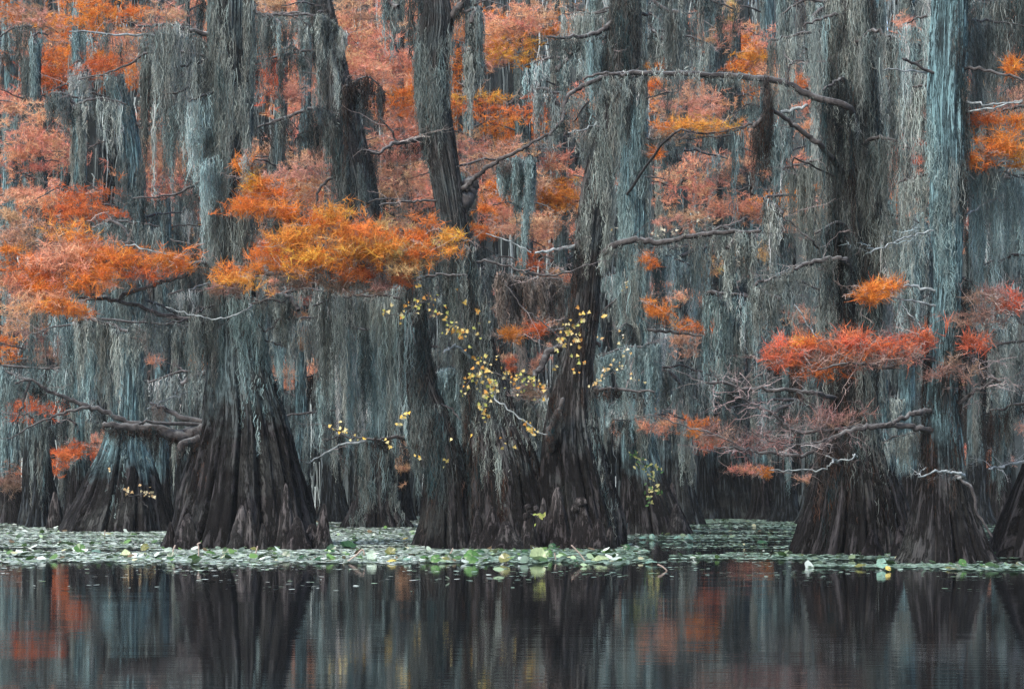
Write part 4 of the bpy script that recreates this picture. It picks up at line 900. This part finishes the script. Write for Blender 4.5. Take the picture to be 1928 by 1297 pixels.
for i, (x, y, r_, col, kind, where) in enumerate(pads):
    Y = 3187.0/(y+ (5 if kind else 2) - 925); g = np.random.default_rng(300+i); r = r_*0.72*Y/F
    base = at(x, 925, Y); base[2] = 0
    root = tag(empty('lily_pad', base), ('%s lily pad %s' % (col, where)) if not where.startswith(col) else 'lily pad ' + where, 'lily pad', 'lily pads raised above the floating mat')
    V, Q = pad_mesh(r, g.uniform(-0.45, 0.25), {0: 0.12, 1: 0.25, 2: 0.9}[kind], g)
    rx = {0: g.uniform(0.12, 0.35), 1: g.uniform(0.7, 1.15), 2: g.uniform(0.3, 0.5)}[kind]
    V = V @ rotm(rx, g.uniform(-0.35, 0.35), 0).T if kind != 2 else V @ rotm(0.5, 0.15, g.uniform(-.4, .4)).T
    V[:, 2] += -V[:, 2].min() + 0.015
    cen = V[0].copy()
    c = np.array(PC[col])*g.uniform(0.8, 1.2, (len(V), 1))
    mesh_obj('leaf_blade', V + base, Q, PAD, root, c, smooth=True)
    st_ = smooth_path([base + [0.01, 0.02, -0.05], base + cen*0.5 + [0.02, 0, 0], base + cen], 3)
    V2, Q2, T2 = tube(st_, np.full(len(st_), 0.006), 5)
    mesh_obj('leaf_stalk', V2, Q2, PAD, root, np.array([0.28, 0.24, 0.16]), T=T2)

# bent dead stalks
stalks = [([(324, 1052), (326, 1036), (330, 1026)], 'dead stalk bent like a comma by the outer root of the massive cypress'), ([(374, 1055), (374, 1030), (372, 1024), (378, 1021)], 'pinkish hooked stalk beside the tallest lily pad'),
 ([(584, 1035), (577, 1020), (572, 1002)], 'bright leaning stalk against the root of the massive cypress'), ([(652, 1058), (670, 1045), (683, 1034), (686, 1045)], 'grey stalk bent double in the gap before the central clump'),
 ([(845, 1046), (850, 1038), (853, 1032)], 'short pale stalk before the leaning stem'), ([(1104, 1058), (1090, 1040), (1076, 1026)], 'long thin stalk sloping before the rough-barked stem'), ([(197, 1012), (197, 1003), (198, 998)], 'upright stalk on the back mat below the teal snag'),
 ([(480, 1046), (483, 1036), (485, 1028)], 'thin stalk before the middle of the massive cypress'), ([(1238, 1062), (1248, 1067), (1256, 1074)], 'stalk trailing from the ragged star pad'), ([(1044, 1040), (1046, 1050), (1047, 1056)], 'tiny stalk under the dark pad behind the tent-folded one')]
for P, lab in stalks:
    yb = max(p[1] for p in P); Y = 3187.0/(yb-925)
    W = smooth_path([at(x, y, Y) for x, y in P], 4); root = at(P[0][0], 925, Y); 
    V, Q, T = tube(W, np.full(len(W), 0.009), 5)
    o = mesh_obj('dead_stalk', V, Q, PAD, None, np.array([0.42, 0.33, 0.28]), T=T); tag(o, lab, 'plant stalk', 'dead stalks in the mat')

# ------------------------------------------------------------------ cypress knees
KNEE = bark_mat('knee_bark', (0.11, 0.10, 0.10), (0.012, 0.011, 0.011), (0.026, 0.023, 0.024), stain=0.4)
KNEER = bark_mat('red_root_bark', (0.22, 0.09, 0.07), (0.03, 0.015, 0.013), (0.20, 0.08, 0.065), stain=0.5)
knees = [(538, 1030, 17, 126, 29.0, 'tallest knee, leaning on the massive cypress'), (450, 1034, 22, 86, 28.9, 'blunt knee at the middle of the massive cypress'), (472, 1034, 14, 78, 28.8, 'knee paired with the blunt one on the massive cypress'),
 (495, 1034, 12, 52, 28.6, 'small pointed knee low on the massive cypress'), (565, 1034, 26, 64, 28.7, 'split pale knee by the inner root of the massive cypress'), (607, 1032, 18, 88, 28.9, 'slim black knee like a bird by the massive cypress'), (590, 1033, 26, 50, 29.0, 'low black lump joining the bird-like knee to the massive cypress'),
 (322, 1030, 12, 52, 29.6, 'black knee at the outer edge of the massive cypress'), (350, 1034, 26, 70, 28.9, 'rounded shoulder knee on the outer root of the massive cypress'), (1052, 1031, 26, 118, 29.4, 'tall round-headed knee between the two big central stems'), (996, 1032, 20, 76, 29.0, 'knobbly knee in the central clump with knobs on its head'),
 (1020, 1032, 14, 98, 29.4, 'thin knee next to the round-headed one in the clump'), (1100, 1032, 24, 92, 29.1, 'cluster-topped knee on the rough-barked stem'), (1128, 1032, 20, 60, 28.9, 'rope-like arched knee at the end of the central clump'), (925, 1032, 22, 82, 29.1, 'broad knee before the middle stem'),
 (898, 1031, 16, 76, 29.2, 'slender knee where the leaning and middle stems meet'), (958, 1033, 30, 56, 28.9, 'squat lump at the waterline of the middle stem'), (1148, 1032, 14, 44, 29.3, 'last low knee of the central clump, out in the water'), (1276, 1006, 20, 60, 39.0, 'pointed knee by the foot of the straight teal cypress'),
 (1268, 1004, 15, 96, 40.5, 'tall knee behind the pointed one by the straight teal cypress'), (105, 993, 14, 70, 46.0, 'pale knee between the thick grey trunk and the squat teal one'), (1640, 1044, 22, 50, 26.0, 'knee at the inner side of the broad ribbed cypress'), (1700, 1050, 22, 60, 25.6, 'knee between the ribbed and slender cypresses')]
for i, (x, yb, hw, h, Y, lab) in enumerate(knees):
    g = np.random.default_rng(500+i); m = Y/F; nz, nt_ = 40, 48
    t = np.linspace(0, 1, nz); prof = (1-t)**1.4*0.95 + 0.36*np.sqrt(np.clip(1-t**7, 0, 1)); prof[-1] = 0.02
    prof *= 1.0; TH, Tt = np.meshgrid(np.arange(nt_)/nt_*2*math.pi, t)
    R = hw*m*prof[:, None]*(1 + 0.35*(vnoise(TH/(2*math.pi)*7, Tt*2, 7, i)-.5) + 0.28*(vnoise(TH/(2*math.pi)*12, Tt*7, 12, i+5)-.5))
    lean = g.uniform(-0.25, 0.25); H = h*m + 0.1
    base = at(x, 925, Y); base[2] = 0
    V = np.stack([base[0]+np.cos(TH)*R + lean*hw*m*Tt, Y+np.sin(TH)*R, Tt*H-0.1], -1).reshape(-1, 3)
    i_ = np.arange(nz-1)[:, None]*nt_; j = np.arange(nt_)[None]; j2 = (j+1) % nt_
    Q = np.stack([i_+j, i_+j2, i_+nt_+j2, i_+nt_+j], -1).reshape(-1, 4)
    root = tag(empty('cypress_knee', base), lab, 'cypress knee', 'cypress knees round the trunks')
    mesh_obj('knee_stem', V, Q, KNEE, root, V*np.array([1, 1, 1.0]), 'bark', True)
    # knobs on the head
    for q in range(4 if 'knob' in lab or 'cluster' in lab else 0):
        a = np.arange(12)/12*2*math.pi; ph = np.linspace(-1.5, 1.5, 8); A, PH = np.meshgrid(a, ph)
        rr = hw*m*g.uniform(0.24, 0.36)*(1+0.12*g.normal(size=A.shape))
        c = base + [lean*hw*m + (g.uniform(-1, 1)*hw*m*0.7 if q else 0), -0.03, H-0.1-0.02+ (g.uniform(-.12, .05) if q else 0)]
        Vk = np.stack([c[0]+np.cos(A)*np.cos(PH)*rr, c[1]+np.sin(A)*np.cos(PH)*rr, c[2]+np.sin(PH)*rr], -1).reshape(-1, 3)
        ii = np.arange(7)[:, None]*12; j = np.arange(12)[None]; j2 = (j+1) % 12
        mesh_obj('knob', Vk, np.stack([ii+j, ii+j2, ii+12+j2, ii+12+j], -1).reshape(-1, 4), KNEE, root, Vk, 'bark', True)

# ------------------------------------------------------------------ vines with yellow leaves
def leaf_tris(C, size, g, lobed=True):
    pts = np.array([(0, 0), (.35, -.12), (.5, .12), (.95, .1), (.6, .38), (.62, .62), (.3, .55), (0, 1.15), (-.3, .55), (-.62, .62), (-.6, .38), (-.95, .1), (-.5, .12), (-.35, -.12)]) if lobed else \
          np.array([(0, -.1), (.3, .2), (.36, .5), (.2, .85), (0, 1.1), (-.2, .85), (-.36, .5), (-.3, .2)])
    k = len(pts); n = len(C)
    u = norm(g.normal(size=(n, 3))*np.array([1, .5, .8]) + np.array([0, 0, -0.35]))
    h = norm(g.normal(size=(n, 3))*np.array([.5, .4, .5]) + np.array([0, -1.0, 0.35])); s_ = norm(np.cross(u, h)); 
    nn = np.cross(s_, u)
    L2 = pts[None]*size[:, None, None]
    V = C[:, None, :] + L2[..., 0:1]*s_[:, None]*0.8 + L2[..., 1:2]*u[:, None] + (np.abs(L2[..., 0:1])*0.35)*nn[:, None]
    V = np.concatenate([V, (C + u*size[:, None]*0.4)[:, None]], 1).reshape(-1, 3)
    b_ = (np.arange(n)*(k+1))[:, None]; j = np.arange(k)[None]
    T = np.stack([b_+j, b_+(j+1) % k, np.broadcast_to(b_+k, (n, k))], -1).reshape(-1, 3)
    return V, T, k+1
YEL = [(0.60, 0.40, 0.10), (0.60, 0.46, 0.16), (0.52, 0.26, 0.06), (0.58, 0.50, 0.26), (0.40, 0.42, 0.12)]
GRN = [(0.45, 0.55, 0.14), (0.30, 0.42, 0.10), (0.7, 0.68, 0.22)]
def vine(label, Y, clusters, stems, pal=YEL, size=0.05, lobed=True):
    g = np.random.default_rng(hash(label) % 1000 if False else len(label)*7)
    x0 = clusters[0]
    base = at(x0[0], x0[1], Y); root = tag(empty('climbing_vine', base), label, 'vine', 'vines climbing the cypresses')
    C = []
    for x, y, n in clusters:
        p = at(x, y, Y); C.append(p + g.normal(size=(n, 3))*np.array([0.038, 0.04, 0.036])*(1+0.05*n))
    C = np.concatenate(C); n = len(C)
    V, T, k = leaf_tris(C, g.uniform(0.55, 1.2, n)*size, g, lobed)
    col = np.array(pal)[g.integers(0, len(pal), n)]*g.uniform(0.8, 1.1, (n, 1))
    mesh_obj('leaves', V, None, LEAF, root, np.repeat(col, k, 0), T=T)
    for st_ in stems:
        W = smooth_path([at(x, y, Y+0.05) for x, y in st_], 5); W[1:-1] += g.normal(size=(len(W)-2, 3))*0.012
        V, Q, T = tube(W, np.full(len(W), 0.0065), 5); mesh_obj('vine_stem', V, Q, LIMB, root, T=T, smooth=True)
vine('yellow-leaved vine spilling over the head of the leaning mossy stem', 29.5,
     [(722, 588, 4), (735, 580, 2), (757, 594, 6), (775, 575, 6), (787, 568, 4), (785, 540, 2), (805, 572, 3), (808, 560, 2), (820, 556, 3), (795, 580, 3), (829, 580, 4)],
     [[(720, 592), (757, 592), (790, 572), (825, 560)], [(785, 545), (790, 575), (775, 610), (782, 650)]])
vine('yellow-leaved vine sprinkled across the upper middle stem under the golden bough', 29.7,
     [(828, 600, 6), (845, 608, 8), (858, 625, 6), (870, 618, 12), (872, 632, 8), (872, 570, 2), (862, 547, 2), (900, 592, 4), (908, 612, 2), (898, 622, 2), (900, 640, 2), (838, 622, 4)],
     [[(860, 545), (865, 560), (872, 575), (868, 600), (875, 625)], [(905, 595), (904, 612), (904, 632)]])
vine('thick yellow curtain of vine leaves hanging down the middle of the clump', 29.2,
     [(882, 662, 2), (905, 675, 9), (915, 690, 4), (905, 708, 20), (885, 716, 10), (875, 735, 5), (918, 735, 16), (925, 718, 12), (912, 752, 5), (910, 768, 6), (914, 785, 6), (938, 672, 2), (950, 702, 9), (962, 716, 5)],
     [[(905, 670), (900, 710), (912, 750), (912, 795)], [(870, 738), (890, 710), (930, 702), (965, 720)]])
vine('band of yellow leaves strung across the gap between the two taller central stems', 29.6,
     [(975, 716, 6), (990, 710, 6), (1003, 716, 7), (1018, 722, 6), (1030, 730, 4), (978, 735, 4), (1000, 805, 6), (1006, 815, 6), (990, 800, 3), (1012, 756, 3), (945, 836, 3), (965, 838, 1)],
     [[(965, 714), (1000, 712), (1035, 732)], [(960, 705), (975, 740), (1000, 765), (1030, 800)]])
vine('yellow vine fanning over the elbow limb of the rough-barked stem', 29.2,
     [(1060, 642, 9), (1068, 625, 12), (1080, 618, 8), (1086, 636, 10), (1092, 596, 6), (1100, 590, 2), (1050, 650, 4), (1072, 604, 5), (1098, 680, 4), (1085, 676, 2), (1058, 690, 2), (1088, 703, 3), (1150, 594, 2)],
     [[(1045, 655), (1070, 625), (1100, 592)], [(1070, 625), (1090, 640)]])
vine('scattered yellow leaves beside the flank of the rough-barked stem', 30.4,
     [(1133, 634, 3), (1138, 708, 7), (1142, 700, 5), (1115, 722, 5), (1128, 716, 3), (1160, 692, 5), (1172, 688, 4), (1178, 660, 5), (1168, 640, 3), (1180, 530, 3), (1178, 550, 3), (1160, 440, 3), (1150, 676, 2), (1192, 706, 3), (1205, 718, 2), (1175, 620, 3)],
     [[(1115, 725), (1140, 705), (1175, 690), (1180, 640)], [(1180, 600), (1178, 560), (1182, 520)]], [(0.60, 0.54, 0.30), (0.6, 0.42, 0.18), (0.58, 0.56, 0.46)], 0.042)
vine('sparse yellow leaves along the low twig left of the leaning stem', 30.2,
     [(624, 804, 3), (638, 808, 4), (652, 812, 4), (665, 818, 2), (674, 824, 2), (726, 828, 3), (748, 798, 3), (755, 788, 4), (762, 780, 3), (790, 858, 3), (832, 866, 2), (842, 864, 1), (848, 832, 1), (888, 820, 1)],
     [[(612, 802), (650, 810), (676, 826)], [(742, 810), (752, 792), (766, 776)], [(790, 840), (793, 858), (798, 880)]], [(0.82, 0.62, 0.2), (0.85, 0.55, 0.1), (0.8, 0.7, 0.35)])
vine('yellow-green leafy vine hanging at the foot of the straight teal cypress', 38.5,
     [(1195, 856, 10), (1200, 868, 6), (1212, 874, 8), (1222, 882, 10), (1235, 886, 10), (1226, 892, 7), (1230, 912, 8), (1222, 922, 6), (1240, 920, 6), (1222, 938, 8), (1232, 930, 4)],
     [[(1190, 852), (1215, 875), (1232, 900), (1224, 940)]], [(0.42, 0.42, 0.15), (0.08, 0.18, 0.06), (0.55, 0.5, 0.22)], 0.075, False)
vine('few pale orange leaves on a trailing vine at the foot of the broken teal snag', 40.6,
     [(240, 922, 5), (246, 926, 3), (264, 921, 2), (280, 926, 6), (285, 922, 3), (209, 884, 2), (272, 930, 2)],
     [[(225, 915), (245, 932), (270, 930), (285, 925)], [(262, 928), (270, 945), (278, 955)]], [(0.6, 0.42, 0.22), (0.55, 0.48, 0.3)], 0.055)
vine('sprig of three fresh green leaves low between the two big central stems', 28.6,
     [(1006, 972, 3), (1016, 974, 3), (1012, 980, 2)], [[(1000, 968), (1010, 972), (1018, 975)]], [(0.25, 0.32, 0.08), (0.36, 0.38, 0.12)], 0.07, False)
vine('tiny pale leaves along the long bare limb reaching from the rough-barked stem', 30.2,
     [(1250, 436, 4), (1262, 438, 3), (1310, 410, 4), (1274, 432, 3), (1325, 415, 2), (1335, 408, 2), (1230, 440, 2)], [[(1225, 452), (1260, 436), (1340, 406)]], [(0.5, 0.47, 0.36)], 0.04)

# ------------------------------------------------------------------ morning haze over the swamp
HZ = bpy.data.materials.new('swamp_haze'); HZ.use_nodes = True; nt = HZ.node_tree; nt.nodes.clear()
out = nt.nodes.new('ShaderNodeOutputMaterial'); pv = nt.nodes.new('ShaderNodeVolumePrincipled')
pv.inputs['Color'].default_value = (0.80, 0.86, 0.88, 1); pv.inputs['Density'].default_value = 0.0003; pv.inputs['Anisotropy'].default_value = 0.0
nt.links.new(pv.outputs[0], out.inputs['Volume'])
bx = np.array([(x, y, z) for z in (-1.3, 31) for y in (-45, 505) for x in (-305, 305)], float)
o = mesh_obj('haze', bx, [(0, 2, 3, 1), (4, 5, 7, 6), (0, 1, 5, 4), (2, 6, 7, 3), (0, 4, 6, 2), (1, 3, 7, 5)], HZ); tag(o, kind='stuff')
